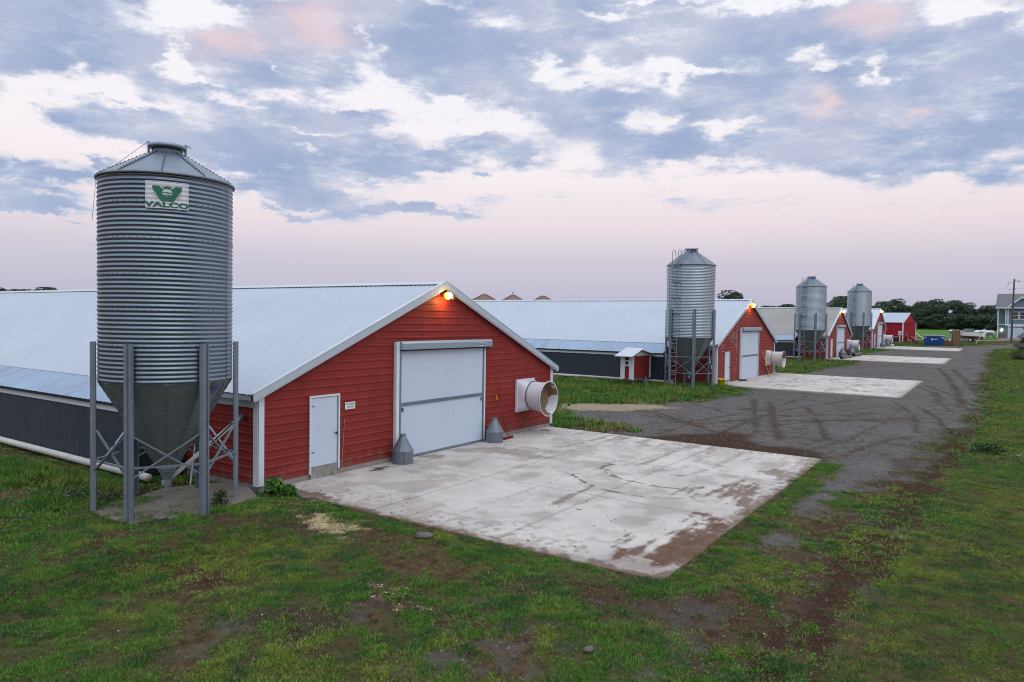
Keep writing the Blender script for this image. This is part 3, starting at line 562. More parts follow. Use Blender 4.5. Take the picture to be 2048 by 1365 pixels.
    mb = MB(); mb.box((xa-.02, -.075, .0), (xa+.035, -.023, zt2+.03)); mb.box((xb-.015, -.075, .03), (xb+.04, -.023, zt2+.03)); mb.box((xa+.035, -.075, zt2-.025), (xb-.015, -.023, zt2+.03)); mb.build('door_frame', M['white'], dr)
    mb = MB(); mb.box((xb-.06, -.058, .03), (xb-.015, -.023, zt2-.025)); mb.box((xa+.035, -.056, .03), (xa+.05, -.023, zt2-.025)); mb.build('door_jamb', M['steel'], dr)
    mb = MB(); mb.box((xa+.035, -.055, -.2), (xb-.06, -.022, .205)); mb.build('door_sill', M['concrete_wall'], dr)
    mb = MB(); mb.tube([(xb-.13, -.05, 1.13), (xb-.13, -.10, 1.13)], .018, 8); mb.sphere((xb-.13, -.12, 1.13), .038); mb.build('knob', M['black'], dr, True)
    for hz in (.62, 1.98):
        mb = MB(); mb.box((xa+.04, -.064, hz), (xa+.16, -.051, hz+.035)); mb.build('hinge', M['steel'], dr)
    # sliding barn door
    xa, xb, zt3 = X(5.48), X(10.05), Z(3.56); zm = Z(1.72); zb = -.11
    mb = MB(); xm = (xa+xb)/2; mb.box((xa, -.075, zb+.06), (xm-.012, -.03, zt3)); mb.box((xm+.012, -.075, zb+.06), (xb, -.03, zt3)); bd = mb.build('barn_door', M['door'], B)
    mb = MB(); mb.box((xm-.012, -.070, zb+.06), (xm+.012, -.031, zt3)); mb.build('seam', M['white'], bd)
    mb = MB()
    for dz_ in (-.05, .035): mb.box((xa, -.105, zm+dz_-.016), (xb, -.076, zm+dz_+.016))
    mb.box((xa, -.095, zm-.028), (xb, -.076, zm+.013)); mb.build('rail', M['steel'], bd)
    mb = MB(); mb.box((xa-.02, -.085, zb-.02), (xb+.02, -.03, zb+.06)); mb.build('bottom_bar', M['steel'], bd)
    mb = MB(); mb.box((xa-.13, -.12, zb), (xa-.012, -.03, zt3-.02)); mb.box((xa-.10, -.135, zb), (xa-.04, -.12, zt3-.02)); mb.build('door_track', M['steel'], bd)
    mb = MB(); mb.box((xb+.012, -.10, zb), (xb+.07, -.03, zt3-.02)); mb.build('door_track', M['hopper'], bd)
    mb = MB(); mb.box((xa-.28, -.15, zb+.05), (xa-.135, -.022, zt3+.26)); mb.build('door_casing', M['white'], bd)
    mb = MB(); mb.box((xb+.075, -.11, zb+.05), (xb+.155, -.022, zt3-.02)); mb.build('door_casing', M['white'], bd)
    mb = MB(); ha, hb = xa-.13, xb+.36
    mb.prism([(ha, -.04, zt3), (ha, -.27, zt3), (ha, -.27, zt3+.20), (ha, -.22, zt3+.27), (ha, -.04, zt3+.28)], (hb-ha, 0, 0)); hd = mb.build('door_header', M['header'], bd)
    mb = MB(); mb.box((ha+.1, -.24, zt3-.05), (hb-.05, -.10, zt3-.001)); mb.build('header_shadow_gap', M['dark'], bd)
    for lx in (xa+.03, xb-.12):
        mb = MB(); mb.box((lx, -.12, zm-.19), (lx+.09, -.076, zm-.14)); mb.box((lx+.02, -.14, zm-.25), (lx+.06, -.076, zm-.12)); mb.build('latch', M['steel'], bd)
    if first:
        mb = MB(); cx_, cz_ = xb-.34, zt3+.105; mb.prism([(cx_+.24*math.cos(t), -.276, cz_+.083*math.sin(t)) for t in np.linspace(0, 2*PI, 24, endpoint=False)][::-1], (0, .005, 0)); mb.build('badge', M['sign_white'], bd)
        Vt, Ft = text_mesh('MOUTILL', .13, .001, .72, .006); mb = MB(); mb.add([(cx_+v[0], -.2785-v[2]*.3, cz_+v[1]) for v in Vt], Ft); mb.build('badge_lettering', M['black'], bd)
        mb = MB(); mb.box((3.08, -.034, 1.78), (3.49, -.0225, 2.0)); sg = mb.build('notice_sign', M['sign_white'], B)
        for t_, zz in (('NO VISITORS', 1.935), ('ALLOWED', 1.845)):
            Vt, Ft = text_mesh(t_, .075, .001, .75, .002); mb = MB(); mb.add([(3.285+v[0], -.0355+v[2]*-.3, zz+v[1]) for v in Vt], Ft); mb.build('sign_lettering', M['sign_text'], sg)
        mb = MB(); mb.tube([(3.06, -.03, 1.5), (3.0, -.04, .7), (2.93, -.06, .1), (2.95, -.07, .05), (2.88, -.08, -.13)], .008, 5); mb.build('door_cord', M['string'], B)
        mb = MB(); mb.box((11.30, -.027, 1.3), (11.315, -.0215, 2.6)); mb.build('siding_seam', M['red'], B)
        mb = MB(); mb.box((12.40, -.027, 2.05), (12.415, -.0215, 2.5)); mb.build('siding_seam', M['red'], B)
    # exhaust fan
    fa, fb_, fz0, fz1 = X(12.42), X(12.42)+1.36, .76, 2.12; fc = (fa+fb_)/2; fz = (fz0+fz1)/2
    mb = MB(); mb.box((fa, -.10, fz0), (fb_, -.022, fz1)); fn = mb.build('exhaust_fan', m_fan, B)
    mb = MB(); n = 32; sq = []; ci = []
    for i in range(n):
        t = 2*PI*i/n+PI/4; c_, s_ = math.cos(t), math.sin(t); q = .62/max(abs(c_), abs(s_)); sq.append((fc+q*c_, fz+q*s_)); ci.append((fc+.60*c_, fz+.60*s_))
    vs = [(a, -.10, q) for a, q in sq]+[(a*.62+c2[0]*.38, -.33, q*.62+c2[1]*.38) for (a, q), c2 in zip(sq, ci)]+[(a, -.46, q) for a, q in ci]+[(a, -.50, q) for a, q in ci]
    mb.add(vs, [(j*n+i, j*n+(i+1) % n, (j+1)*n+(i+1) % n, (j+1)*n+i) for j in range(3) for i in range(n)]); mb.build('fan_housing', m_fan, fn, True)
    def ring(r, y, dz_): return [(fc+r*math.cos(2*PI*i/40), y, fz-dz_+r*math.sin(2*PI*i/40)) for i in range(40)]
    def loft(rings): mb = MB(); mb.add(sum(rings, []), [(j*40+i, j*40+(i+1) % 40, (j+1)*40+(i+1) % 40, (j+1)*40+i) for j in range(len(rings)-1) for i in range(40)]); return mb
    y1 = -.48-fan_len; tilt = .085
    loft([ring(.585, -.47, 0), ring(.61, -.47-fan_len*.5, tilt*.5), ring(.665, -.47-fan_len*.85, tilt*.85), ring(.70, y1, tilt), ring(.735, y1, tilt), ring(.735, y1+.03, tilt), ring(.70, y1+.035, tilt)]).build('fan_cone', m_fan, fn, True)
    loft([ring(.575, -.47, 0), ring(.60, -.47-fan_len*.5, tilt*.5), ring(.655, -.47-fan_len*.85, tilt*.85), ring(.692, y1-.002, tilt)]).build('cone_lining', M['fan_in'], fn, True)
    mb = MB(); vs = []; m_ = 18
    for i in range(m_+1):
        t = R(-72+80*i/m_); dep = (.15+.62*math.sin(PI*(i+.4)/(m_+.8))**.7)*(.8+.35*random.random()); dep = min(dep, .93)
        for q, f in ((.690, 1.), (.655, .85), (.60, .5)):
            f2 = max(f, 1-dep); y_ = -.47-(fan_len+.005)*f2; r_ = np.interp(f2, [0, .5, .85, 1], [.575, .60, .655, .692])-.004; vs.append((fc+r_*math.cos(t), y_, fz-tilt*f2+r_*math.sin(t)))
    mb.add(vs, [(3*i+k_, 3*i+3+k_, 3*i+4+k_, 3*i+1+k_) for i in range(m_) for k_ in (0, 1)]); mb.build('bare_patch', M['fan'], fn)
    mb = MB(); mb.lathe([(.62, 0), (.62, .05), (.606, .05), (.606, 0), (.62, 0)], 40, caps=False); mb.v = [(fc+v[0], -.47-v[2], fz+v[1]) for v in mb.v]; mb.build('clamp_band', M['steel'], fn)
    mb = MB(); mb.prism([(fc+.572*math.cos(t), -.42, fz+.572*math.sin(t)) for t in np.linspace(0, 2*PI, 28, endpoint=False)], (0, -.01, 0)); mb.build('fan_shutter', M['fan_in'], fn)
    mb = MB()
    yg = -.47-fan_len*.5
    for r in np.arange(.08, .60, .065): mb.tube([(fc+r*math.cos(2*PI*i/28), yg, fz-tilt*.5+r*math.sin(2*PI*i/28)) for i in range(29)], .008, 5, False)
    for i in range(8):
        t = 2*PI*i/8+.2; mb.tube([(fc+.05*math.cos(t), yg, fz-tilt*.5+.05*math.sin(t)), (fc+.60*math.cos(t), yg, fz-tilt*.5+.60*math.sin(t))], .008, 5)
    mb.build('fan_guard', M['wire'], fn)
    if scuff:
        mb = MB()
        for i in range(150):
            g = random.random()
            if g < .45: x_, z_, w_, h_ = 4.5+random.gauss(0, .22), 2.9+random.gauss(0, .9), .03+.05*random.random(), .06+.22*random.random()
            elif g < .8: x_, z_, w_, h_ = 3.6+random.gauss(0, .55), 3.35+random.gauss(0, .22), .05+.13*random.random(), .04+.10*random.random()
            else: x_, z_, w_, h_ = 1.1+random.gauss(0, .35), 2.75+random.gauss(0, .25), .04+.10*random.random(), .04+.14*random.random()
            if z_+h_ > he+(hp-he)*x_/(Wd/2)-.25 or x_ < .2 or z_ < .2: continue
            mb.add([(x_, -.024, z_), (x_+w_, -.024, z_+.02), (x_+w_*.8, -.024, z_+h_), (x_+.01, -.024, z_+h_*.8)], [(0, 1, 2, 3)])
        mb.build('bare_primer', M['primer'], B)
    # gable flood light
    lx, lz = Wd/2, hp-.30
    mb = MB(); mb.box((lx-.10, -.09, lz-.05), (lx+.10, -.022, lz+.06)); mb.tube([(lx, -.09, lz), (lx-.02, -.17, lz-.02)], .025, 8); mb.tube([(lx+.08, -.08, lz), (lx+.22, -.16, lz-.07)], .02, 8); fl = mb.build('flood_light', M['lamp_white'], B)
    mb = MB(); mb.lathe([(.03, 0), (.05, .03), (.09, .11), (.095, .13)], 14); mb.v = [(lx+.24+v[0]*.8+v[2]*.5, -.18-v[2]*.8, lz-.08+v[1]) for v in mb.v]; mb.build('lamp_head', M['lamp_white'], fl, True)
    mb = MB(); mb.sphere((lx, -.25, lz-.03), .14 if first else .18, 20, 12); mb.build('lamp_halo', M['halo'], fl, True)  # added glowing sphere that gives the bulb its amber halo
    mb = MB(); mb.sphere((lx-.05, -.36, lz-.02), .10 if first else .12, 16, 10); mb.build('bulb', M['bulb'], fl, True)
    ld = bpy.data.lights.new('flood_glow', 'POINT'); ld.energy = 26; ld.color = (1, .62, .16); ld.shadow_soft_size = .05
    lo = bpy.data.objects.new('flood_glow', ld); COL.objects.link(lo); lo.parent = B; lo.location = (lx-.05, -.30, lz-.24)
    return B
poultry_barn(0., .0, 15.36, 2.479, 5.763, 'red gabled barn nearest the camera with white double door and pale blue metal roof', M['red'], M['roof'], M['fan'], True)
poultry_barn(38.14, .142, 15.96, 2.85, 6.21, 'second red barn with scuffed paint patches left of its white door and pale metal roof', M['red_old'], M['roof'], M['fan_old'], fan_len=.95, scuff=True)
poultry_barn(78.53, .469, 16.1, 2.735, 6.08, 'third red barn under a dull brownish grey roof behind the smooth silo', M['red_old'], M['roof_dull'], M['fan'], fan_len=1.0)
poultry_barn(115.6, .80, 15.8, 3.05, 6.4, 'farthest red poultry barn beside the small red shed, pale roof', M['red_old'], M['roof_far'], M['fan'], fan_len=1.0)

# ------------------------------------------------------------------ silos
def hatpoly(): return [(-.105, .0), (-.105, .05), (-.088, .05), (-.055, .115), (.0, .115), (.022, .075), (.045, .075), (.06, .115), (.088, .115), (.105, .05), (.105, 0), (.085, 0), (.085, .05), (.05, .095), (.03, .055), (.0, .055), (-.02, .095), (-.05, .095), (-.085, .03), (-.085, 0)]
def silo(loc, Rr, zb, ze, zr, leg_top, label, m_wall, ladder, a_sign=None, hop_z=.85, lad_a=0., zbr=(.95, 1.88)):
    S = empty('feed_silo', loc); tag(S, label, 'silo', 'feed silos beside the barns'); S_ = S
    n = 96; pitch = .1016; k = round((ze-zb)/pitch); prof = []
    for i in range(k*8+1): z = zb+(ze-zb)*i/(k*8); prof.append((Rr+.0106*math.sin(2*PI*i/8), z))
    mb = MB(); mb.lathe(prof, n, caps=False); wl = mb.build('silo_wall', m_wall, S, True)
    mb = MB()
    for a in (R(20), R(80), R(140), R(302)):
        u = np.array([math.cos(a), math.sin(a), 0]); t = np.array([-u[1], u[0], 0]); mb.obox(u*(Rr+.012)+np.array([0, 0, (zb+ze)/2]), t*.011, u*.003, np.array([0, 0, (ze-zb)/2]))
    mb.build('wall_seam', M['silo'], wl)
    mb = MB()
    for zz in np.arange(zb+.85, ze-.3, .81):        # rows of bolt heads round each sheet
        for a in np.arange(0, 360, 6): u = np.array([math.cos(R(a)), math.sin(R(a)), 0]); mb.obox(u*(Rr+.012)+np.array([0, 0, zz]), (-u[1]*.009, u[0]*.009, 0), u*.008, (0, 0, .009))
    mb.build('bolt_row', M['steel'], wl)
    rc = .36
    mb = MB(); mb.lathe([(Rr+.045, ze-.03), (Rr+.045, ze+.005), (rc, zr), (rc, zr+.02)], 20, caps=False); rf = mb.build('silo_roof', M['silo_roof'], S)
    mb = MB()
    for i in range(10):
        a = 2*PI*i/10+.35; u = np.array([math.cos(a), math.sin(a), 0]); p = u*(Rr+.03)+np.array([0, 0, ze+.022]); q = u*rc+np.array([0, 0, zr+.02])
        mb.beam(p, q, .03, .015)
        for t in np.linspace(.06, .95, 13): c_ = p*(1-t)+q*t+np.array([0, 0, .016]); mb.obox(c_, (.011, 0, 0), (0, .011, 0), (0, 0, .009))
    mb.build('roof_rib', M['silo_roof'], rf)
    mb = MB(); mb.lathe([(Rr+.03, ze-.055), (Rr+.055, ze-.05), (Rr+.06, ze-.005), (Rr+.03, ze+.005)], n, caps=False); mb.build('eave_ring', M['hopper'], rf, True)
    mb = MB(); mb.lathe([(rc-.02, zr-.03), (rc-.03, zr+.13)], 28); cl_ = mb.build('filler_collar', M['silo_roof'], rf, True)
    va = math.atan2(CAM[1]-loc[1], CAM[0]-loc[0])
    rt = np.array([-math.sin(va), math.cos(va), 0])
    mb = MB(); mb.lathe([(.41, zr+.13), (.43, zr+.15), (.42, zr+.21), (.36, zr+.235), (.0, zr+.25)], 28); mb.build('filler_lid', M['steel'], rf, True)
    mb = MB()
    for s_ in (-1, 1): mb.obox(rt*.40*s_+np.array([0, 0, zr+.14]), rt*.025, np.array([-rt[1], rt[0], 0])*.05, (0, 0, .13))
    p = rt*.42; mb.tube([p+np.array([0, 0, zr+.2]), p*1.12+np.array([0, 0, zr+.27]), p*1.25+np.array([0, 0, zr+.2])], .012, 6); mb.build('lid_bracket', M['hopper'], rf)
    mb = MB(); mb.tube([-rt*.42+np.array([0, 0, zr+.26]), -rt*(Rr+.02)+np.array([0, 0, ze-.05]), -rt*(Rr+.1)+np.array([0, 0, ze-1.])], .006, 5); mb.build('pull_cord', M['hopper'], rf)
    mb = MB(); mb.lathe([(Rr-.005, zb+.02), (Rr-.01, zb-.03), (.20, hop_z), (.20, hop_z-.08)], 12, caps=False); hp_ = mb.build('hopper', M['hopper'], S)
    mb = MB(); rb = MB()
    for i in range(12):
        a = 2*PI*i/12+.0; u = np.array([math.cos(a), math.sin(a), 0]); p = u*(Rr-.0)+np.array([0, 0, zb-.03]); q = u*.205+np.array([0, 0, hop_z]); mb.beam(p, q, .045, .02)
        for t in np.linspace(.05, .95, 16): rb.obox(p*(1-t)+q*t+u*.014, (.01, 0, 0), (0, .01, 0), (0, 0, .01))
    sm_ = mb.build('hopper_seam', M['hopper'], hp_); rb.build('hopper_bolt', M['dark'], hp_)
    mb = MB(); mb.lathe([(.215, hop_z+.06), (.24, hop_z+.04), (.24, hop_z-.01), (.215, hop_z-.03)], 20); mb.build('hopper_flange', M['steel'], hp_)
    mb = MB(); mb.lathe([(.20, hop_z-.03), (.10, hop_z-.32), (.10, hop_z-.42)], 12); mb.tube([(-.06, -.10, hop_z-.38), (-.06, .0, hop_z-.38)], .10, 14); mb.build('auger_boot', M['hopper'], hp_)
    # legs, braces and struts
    RL = Rr+.035; ang = [R(a) for a in (30, 90, 150, 210, 270, 330)]; hv = hatpoly(); C_ = []
    for a in ang:
        u = np.array([math.cos(a), math.sin(a)]); t = np.array([-u[1], u[0]]); C_.append((*(u*(RL+.05)), 0))
        mb = MB(); mb.prism([(*(u*(RL+q)+t*p), -.25) for p, q in hv], (0, 0, leg_top+.25)); mb.build('leg', M['steel'], S)
    for i in range(6):
        a = np.array(C_[i]); c_ = np.array(C_[(i+1) % 6]); d = (c_-a)/np.linalg.norm(c_-a)*.09; a = a+d; c_ = c_-d; nrm = (a+c_); nrm = nrm/np.linalg.norm(nrm)*.022
        for sgn, (za, zc_) in ((1, zbr), (-1, zbr[::-1])):
            mb = MB(); mb.beam(a+np.array([0, 0, za])+nrm*sgn, c_+np.array([0, 0, zc_])+nrm*sgn, .05, .03); mb.build('brace', M['steel'], S)
        for zz in ((1.17,) if a_sign else (zbr[0]+.05, zbr[1]+.08)):
            mb = MB(); mb.beam(a+np.array([0, 0, zz]), c_+np.array([0, 0, zz]), .04, .045); mb.build('strut', M['steel'], S)
    if ladder:
        u = np.array([math.cos(lad_a), math.sin(lad_a), 0]); t = np.array([-u[1], u[0], 0]); mb = MB(); r_ = Rr+.20; zl = .12
        for s_ in (-1, 1):
            p = u*r_+t*.24*s_; q = u*(rc+.10)+t*.24*s_
            mb.tube([p+np.array([0, 0, zl]), p+np.array([0, 0, ze+.85]), p-u*.10+np.array([0, 0, ze+1.0]), p-u*.32+np.array([0, 0, ze+.9]), p-u*.42+np.array([0, 0, ze+.30])], .022, 6)
            mb.tube([u*(Rr+.02)+t*.24*s_+np.array([0, 0, ze+.12]), q+np.array([0, 0, zr+.13])], .02, 6)
        ld_ = mb.build('ladder', M['steel'], S); mb = MB()
        for zz in np.arange(zl+.15, ze+.1, .305): mb.tube([u*r_+t*.24+np.array([0, 0, zz]), u*r_-t*.24+np.array([0, 0, zz])], .016, 6)
        for f in np.linspace(.08, .95, 7):
            p = (u*(Rr+.02)+np.array([0, 0, ze+.12]))*(1-f)+(u*(rc+.1)+np.array([0, 0, zr+.13]))*f; mb.tube([p+t*.24, p-t*.24], .016, 6)
        mb.build('ladder_rung', M['steel'], ld_); mb = MB()
        for zz in np.arange(zb+.5, ze, 1.1):
            for s_ in (-1, 1): mb.beam(u*(Rr)+t*.24*s_+np.array([0, 0, zz]), u*r_+t*.24*s_+np.array([0, 0, zz]), .03, .05)
            mb.beam(u*(Rr+.03)+t*.30+np.array([0, 0, zz]), u*(Rr+.03)-t*.30+np.array([0, 0, zz]), .03, .05)
        mb.build('ladder_bracket', M['steel'], ld_)
    return S
SL = (-2.44, .20, 0.)
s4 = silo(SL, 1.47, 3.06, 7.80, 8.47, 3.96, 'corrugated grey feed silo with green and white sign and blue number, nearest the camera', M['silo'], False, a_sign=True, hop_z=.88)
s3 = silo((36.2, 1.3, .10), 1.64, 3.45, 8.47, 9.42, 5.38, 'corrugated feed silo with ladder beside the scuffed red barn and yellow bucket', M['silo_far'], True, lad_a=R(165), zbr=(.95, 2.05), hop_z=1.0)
def solve_x(px, Y, z):
    d = ray(px, 600); t = (Y-CAM[1])/d[1]; return CAM[0]+t*d[0]
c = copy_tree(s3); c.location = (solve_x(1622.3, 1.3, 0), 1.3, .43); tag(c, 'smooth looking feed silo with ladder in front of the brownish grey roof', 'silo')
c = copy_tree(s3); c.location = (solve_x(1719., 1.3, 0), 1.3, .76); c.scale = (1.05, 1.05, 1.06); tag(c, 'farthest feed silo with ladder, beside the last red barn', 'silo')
# sign, number and chute on the near silo
va = math.atan2(CAM[1]-SL[1], CAM[0]-SL[0])
def cyl_pt(s, z, r): a = va+s/1.47; return (r*math.cos(a), r*math.sin(a), z)
def corr(z): return 1.47+.0105*math.sin(2*PI*(z-3.06)/(4.74/47))
def sheet(s0, s1, z0, z1, off, nm_, m, par, ns=24, nz=56):
    mb = MB(); vs = [cyl_pt(s0+(s1-s0)*i/ns, z0+(z1-z0)*j/nz, 1.4865+.004*math.sin(2*PI*(z0+(z1-z0)*j/nz-3.06)/(4.74/47))+off) for j in range(nz+1) for i in range(ns+1)]; w = ns+1
    mb.add(vs, [(j*w+i, j*w+i+1, (j+1)*w+i+1, (j+1)*w+i) for j in range(nz) for i in range(ns)]); return mb.build(nm_, m, par, True)
def wrap(poly_list, off, nm_, m, par):
    mb = MB()
    for P in poly_list:
        mb.add([cyl_pt(s, z, 1.4885+off) for s, z in P], [tuple(range(len(P)))])
    return mb.build(nm_, m, par)
zs0, zs1 = 6.98, 7.58; zc_ = (zs0+zs1)/2
sg = sheet(-.435, .435, zs0, zs1, .004, 'sign', M['sign_white'], s4)
bars = []
for (a, b_, c_, d) in ((-.435,.435,zs0,zs0+.016),(-.435,.435,zs1-.016,zs1)):
    bars += [[(a+(b_-a)*i/16, c_), (a+(b_-a)*(i+1)/16, c_), (a+(b_-a)*(i+1)/16, d), (a+(b_-a)*i/16, d)] for i in range(16)]
for a in (-.435, .419): bars.append([(a, zs0), (a+.016, zs0), (a+.016, zs1), (a, zs1)])
wrap(bars, .008, 'sign_border', M['white'], sg)
def dense(P, m=10):
    out = []
    for i in range(len(P)):
        a, b_ = np.array(P[i]), np.array(P[(i+1) % len(P)]); out += [tuple(a+(b_-a)*t/m) for t in range(m)]
    return out
def strips(f_lo, f_hi, s0, s1, n=30): return [[(s0+(s1-s0)*i/n, f_lo(s0+(s1-s0)*i/n)), (s0+(s1-s0)*(i+1)/n, f_lo(s0+(s1-s0)*(i+1)/n)), (s0+(s1-s0)*(i+1)/n, f_hi(s0+(s1-s0)*(i+1)/n)), (s0+(s1-s0)*i/n, f_hi(s0+(s1-s0)*i/n))] for i in range(n)]
wrap(strips(lambda s: max(zs0+.155, zs0+.155+(abs(s)-.12)*1.55), lambda s: zs1-.105, -.295, .295), .009, 'emblem', M['green'], sg)
wrap([[(.10*math.cos(t), zc_+.05+.078*math.sin(t)) for t in np.linspace(0, 2*PI, 24, endpoint=False)], [(-.16, zs1-.10), (-.10, zs1-.165), (.10, zs1-.165), (.16, zs1-.10)], [(-.11+.22*i/8+.03*(i % 2), zs1-.07-.025*(i % 2)) for i in range(8)]+[(.1, zs1-.12), (-.1, zs1-.12)]], .0115, 'emblem_globe', M['sign_white'], sg)
wrap([[(-.085, zc_+.075), (-.05, zc_+.055), (.0, zc_+.075), (.05, zc_+.05), (.085, zc_+.07), (.09, zc_+.045), (.05, zc_+.025), (-.01, zc_+.045), (-.06, zc_+.03), (-.095, zc_+.05)], [(-.075, zc_+.005), (.03, zc_+.012), (.075, zc_+.0), (.05, zc_-.015), (-.05, zc_-.015)]], .0135, 'emblem_marking', M['green'], sg)
rays_ = []
for a in np.arange(-50, 231, 10):
    if 8 < a < 62 or 118 < a < 172: continue
    t = R(a); r0, r1 = (.16, .27) if not (60 < a < 120) else (.185, .235)
    if a < 8 or a > 172: r0, r1 = .21, .335
    cx_, cz_ = 0, zc_+.04; dx_, dz_ = math.cos(t), math.sin(t)*.8; px_, pz_ = -math.sin(t)*.006, math.cos(t)*.006
    if cz_+dz_*r1 < zs0+.15: continue
    rays_.append([(cx_+dx_*r0-px_, cz_+dz_*r0-pz_), (cx_+dx_*r1, cz_+dz_*r1), (cx_+dx_*r0+px_, cz_+dz_*r0+pz_)])
wrap(rays_, .010, 'emblem_ray', M['gold'], sg)
Vt, Ft = text_mesh('VALCO', .165, .0005, 1.62, .007); mb = MB(); mb.add([cyl_pt(v[0], zs0+.080+v[1]*.95, 1.500+v[2]) for v in Vt], Ft); mb.build('sign_lettering', M['green'], sg)
Vt, Ft = text_mesh('4', .36, .002, .85, .012); mb = MB(); a4 = va+R(47); z4 = 2.86; sl4 = (1.46-.20)/(3.03-.88)
vs = []
for v in Vt:
    z = z4+v[1]*.86; r = (.20+(z-.88)*sl4)*1.0+.022+v[2]; a = a4+(v[0]+v[1]*.25)/1.3; vs.append((r*math.cos(a), r*math.sin(a), z))
mb.add(vs, Ft); mb.build('number_lettering', M['blue'], s4)
# feed tube from each boot into its barn
def feed_tube(p, q, label, elbow=True):
    mb = MB(); mb.tube([p, q], .055, 12); o = mb.build('feed_tube', M['pvc'], None, True); tag(o, label, 'pipe', 'white feed tubes below the silos')
    d = np.array(q)-np.array(p); mb = MB(); w = np.array(p)+d*.06; mb.tube([w, w+d*.04], .068, 12); mb.build('tube_coupling', M['steel'], o)
    mb = MB(); mb.tube([np.array(q)-d*.05, np.array(q)+d*.0], .075, 10); mb.build('wall_collar', M['steel'], o)
feed_tube((SL[0]+.02, SL[1]+.05, .52), (-.02, .66, 1.86), 'white feed tube rising from the near silo hopper into the red side wall')
feed_tube((36.2, 1.35, .72), (38.12, 1.9, 2.1), 'white feed tube from the second silo slanting up into the scuffed barn')
# small white ladder leaning behind the near silo
lad = MB()
for s_ in (-.17, .17): lad.tube([(-1.02+s_*.6, 1.55+s_, .0), (-.75+s_*.6, 1.75+s_, 1.0)], .018, 6)
ls = lad.build('step_ladder', M['lattice']); tag(ls, 'small pale ladder standing behind the near silo against the red wall', 'ladder')
lad = MB()
for t in np.linspace(.12, .9, 4): lad.tube([(-1.02+.27*t-.10, 1.55+.2*t-.17, t), (-1.02+.27*t+.10, 1.55+.2*t+.17, t)], .013, 6)
lad.build('rung', M['lattice'], ls)

# ------------------------------------------------------------------ things by the barns
def hopper_cone(loc, label, s=1.):
    o = empty('metal_cone', loc); tag(o, label, 'metal cone', 'grey metal cones by the barn doors'); o.scale = (s, s, s)
    mb = MB(); mb.lathe([(.345, 0), (.345, .40)], 14, caps=False); mb.lathe([(.335, .0), (.335, .40)], 14, caps=False); mb.build('drum', M['cone'], o)
    mb = MB(); mb.lathe([(.352, .39), (.352, .415), (.105, .86)], 14, caps=False); mb.build('cone_top', M['cone'], o)
    mb = MB(); mb.lathe([(.098, .85), (.098, .95), (.088, .95), (.088, .85)], 16, caps=False); mb.build('neck', M['hopper'], o)
    mb = MB()
    for i in (0, 5, 9):
        a = 2*PI*i/14; u = np.array([math.cos(a), math.sin(a), 0]); mb.beam(u*.35+np.array([0, 0, 0]), u*.35+np.array([0, 0, .40]), .03, .012); mb.beam(u*.358+np.array([0, 0, .41]), u*.11+np.array([0, 0, .86]), .03, .012)
    mb.build('seam', M['cone'], o); return o
c0 = hopper_cone((5.21, -.46, -.147), 'grey metal cone standing at the left jamb of the nearest big white door')
def cone_copy(loc, label, s=1.): c = copy_tree(c0); c.location = loc; c.scale = (s, s, s); c['label'] = label; c.rotation_euler.z = random.random()*6
cone_copy((10.36, -.47, -.147), 'grey metal cone between the big white door and the red broom')
cone_copy((84.0, -.75, .50), 'left grey metal cone before the third barn, above the long dark pipe', 1.25)
cone_copy((91.0, -.75, .50), 'right grey metal cone before the third barn, under its white fan', 1.25)
cone_copy((122.5, -.75, .83), 'grey metal cone at the white door of the farthest barn', 1.3)
cone_copy((128.5, -.75, .83), 'pale grey metal cone under the fan of the farthest barn', 1.3)
def broom(head, top, label, mh, mg, mbr, hw=.34, rz=0.):
    o = empty('broom', head); tag(o, label, 'broom', 'brooms leaning on barn walls'); t = np.array(top)-np.array(head)
    mb = MB(); mb.tube([(0, 0, .06), tuple(t*.93)], .014, 8); mb.build('handle', mh, o)
    mb = MB(); mb.tube([tuple(t*.90), tuple(t)], .02, 8); mb.build('grip', mg, o)
    mb = MB(); mb.box((-hw, -.035, .05), (hw, .035, .09)); h = mb.build('broom_head', mbr, o); h.rotation_euler.z = rz
    mb = MB()
    for i in range(40):
        x = -hw+2*hw*(i+.5)/40
        for yy in (-.03, 0, .03): mb.tube([(x, yy, .05), (x+(random.random()-.5)*.03, yy*1.6, -.01)], .009, 4)
    h2 = mb.build('bristle', mbr, h)
broom((11.25, -.50, -.13), (11.0, -.06, 1.58), 'long handled push broom with red bristles and amber grip leaning on red siding', M['black'], M['amber'], M['brush'], rz=.05)
broom((50.9, -.42, .17), (50.0, -.07, 2.2), 'yellow handled broom leaning on the second barn beside its white door', M['yellow'], M['yellow'], M['amber'], .2)
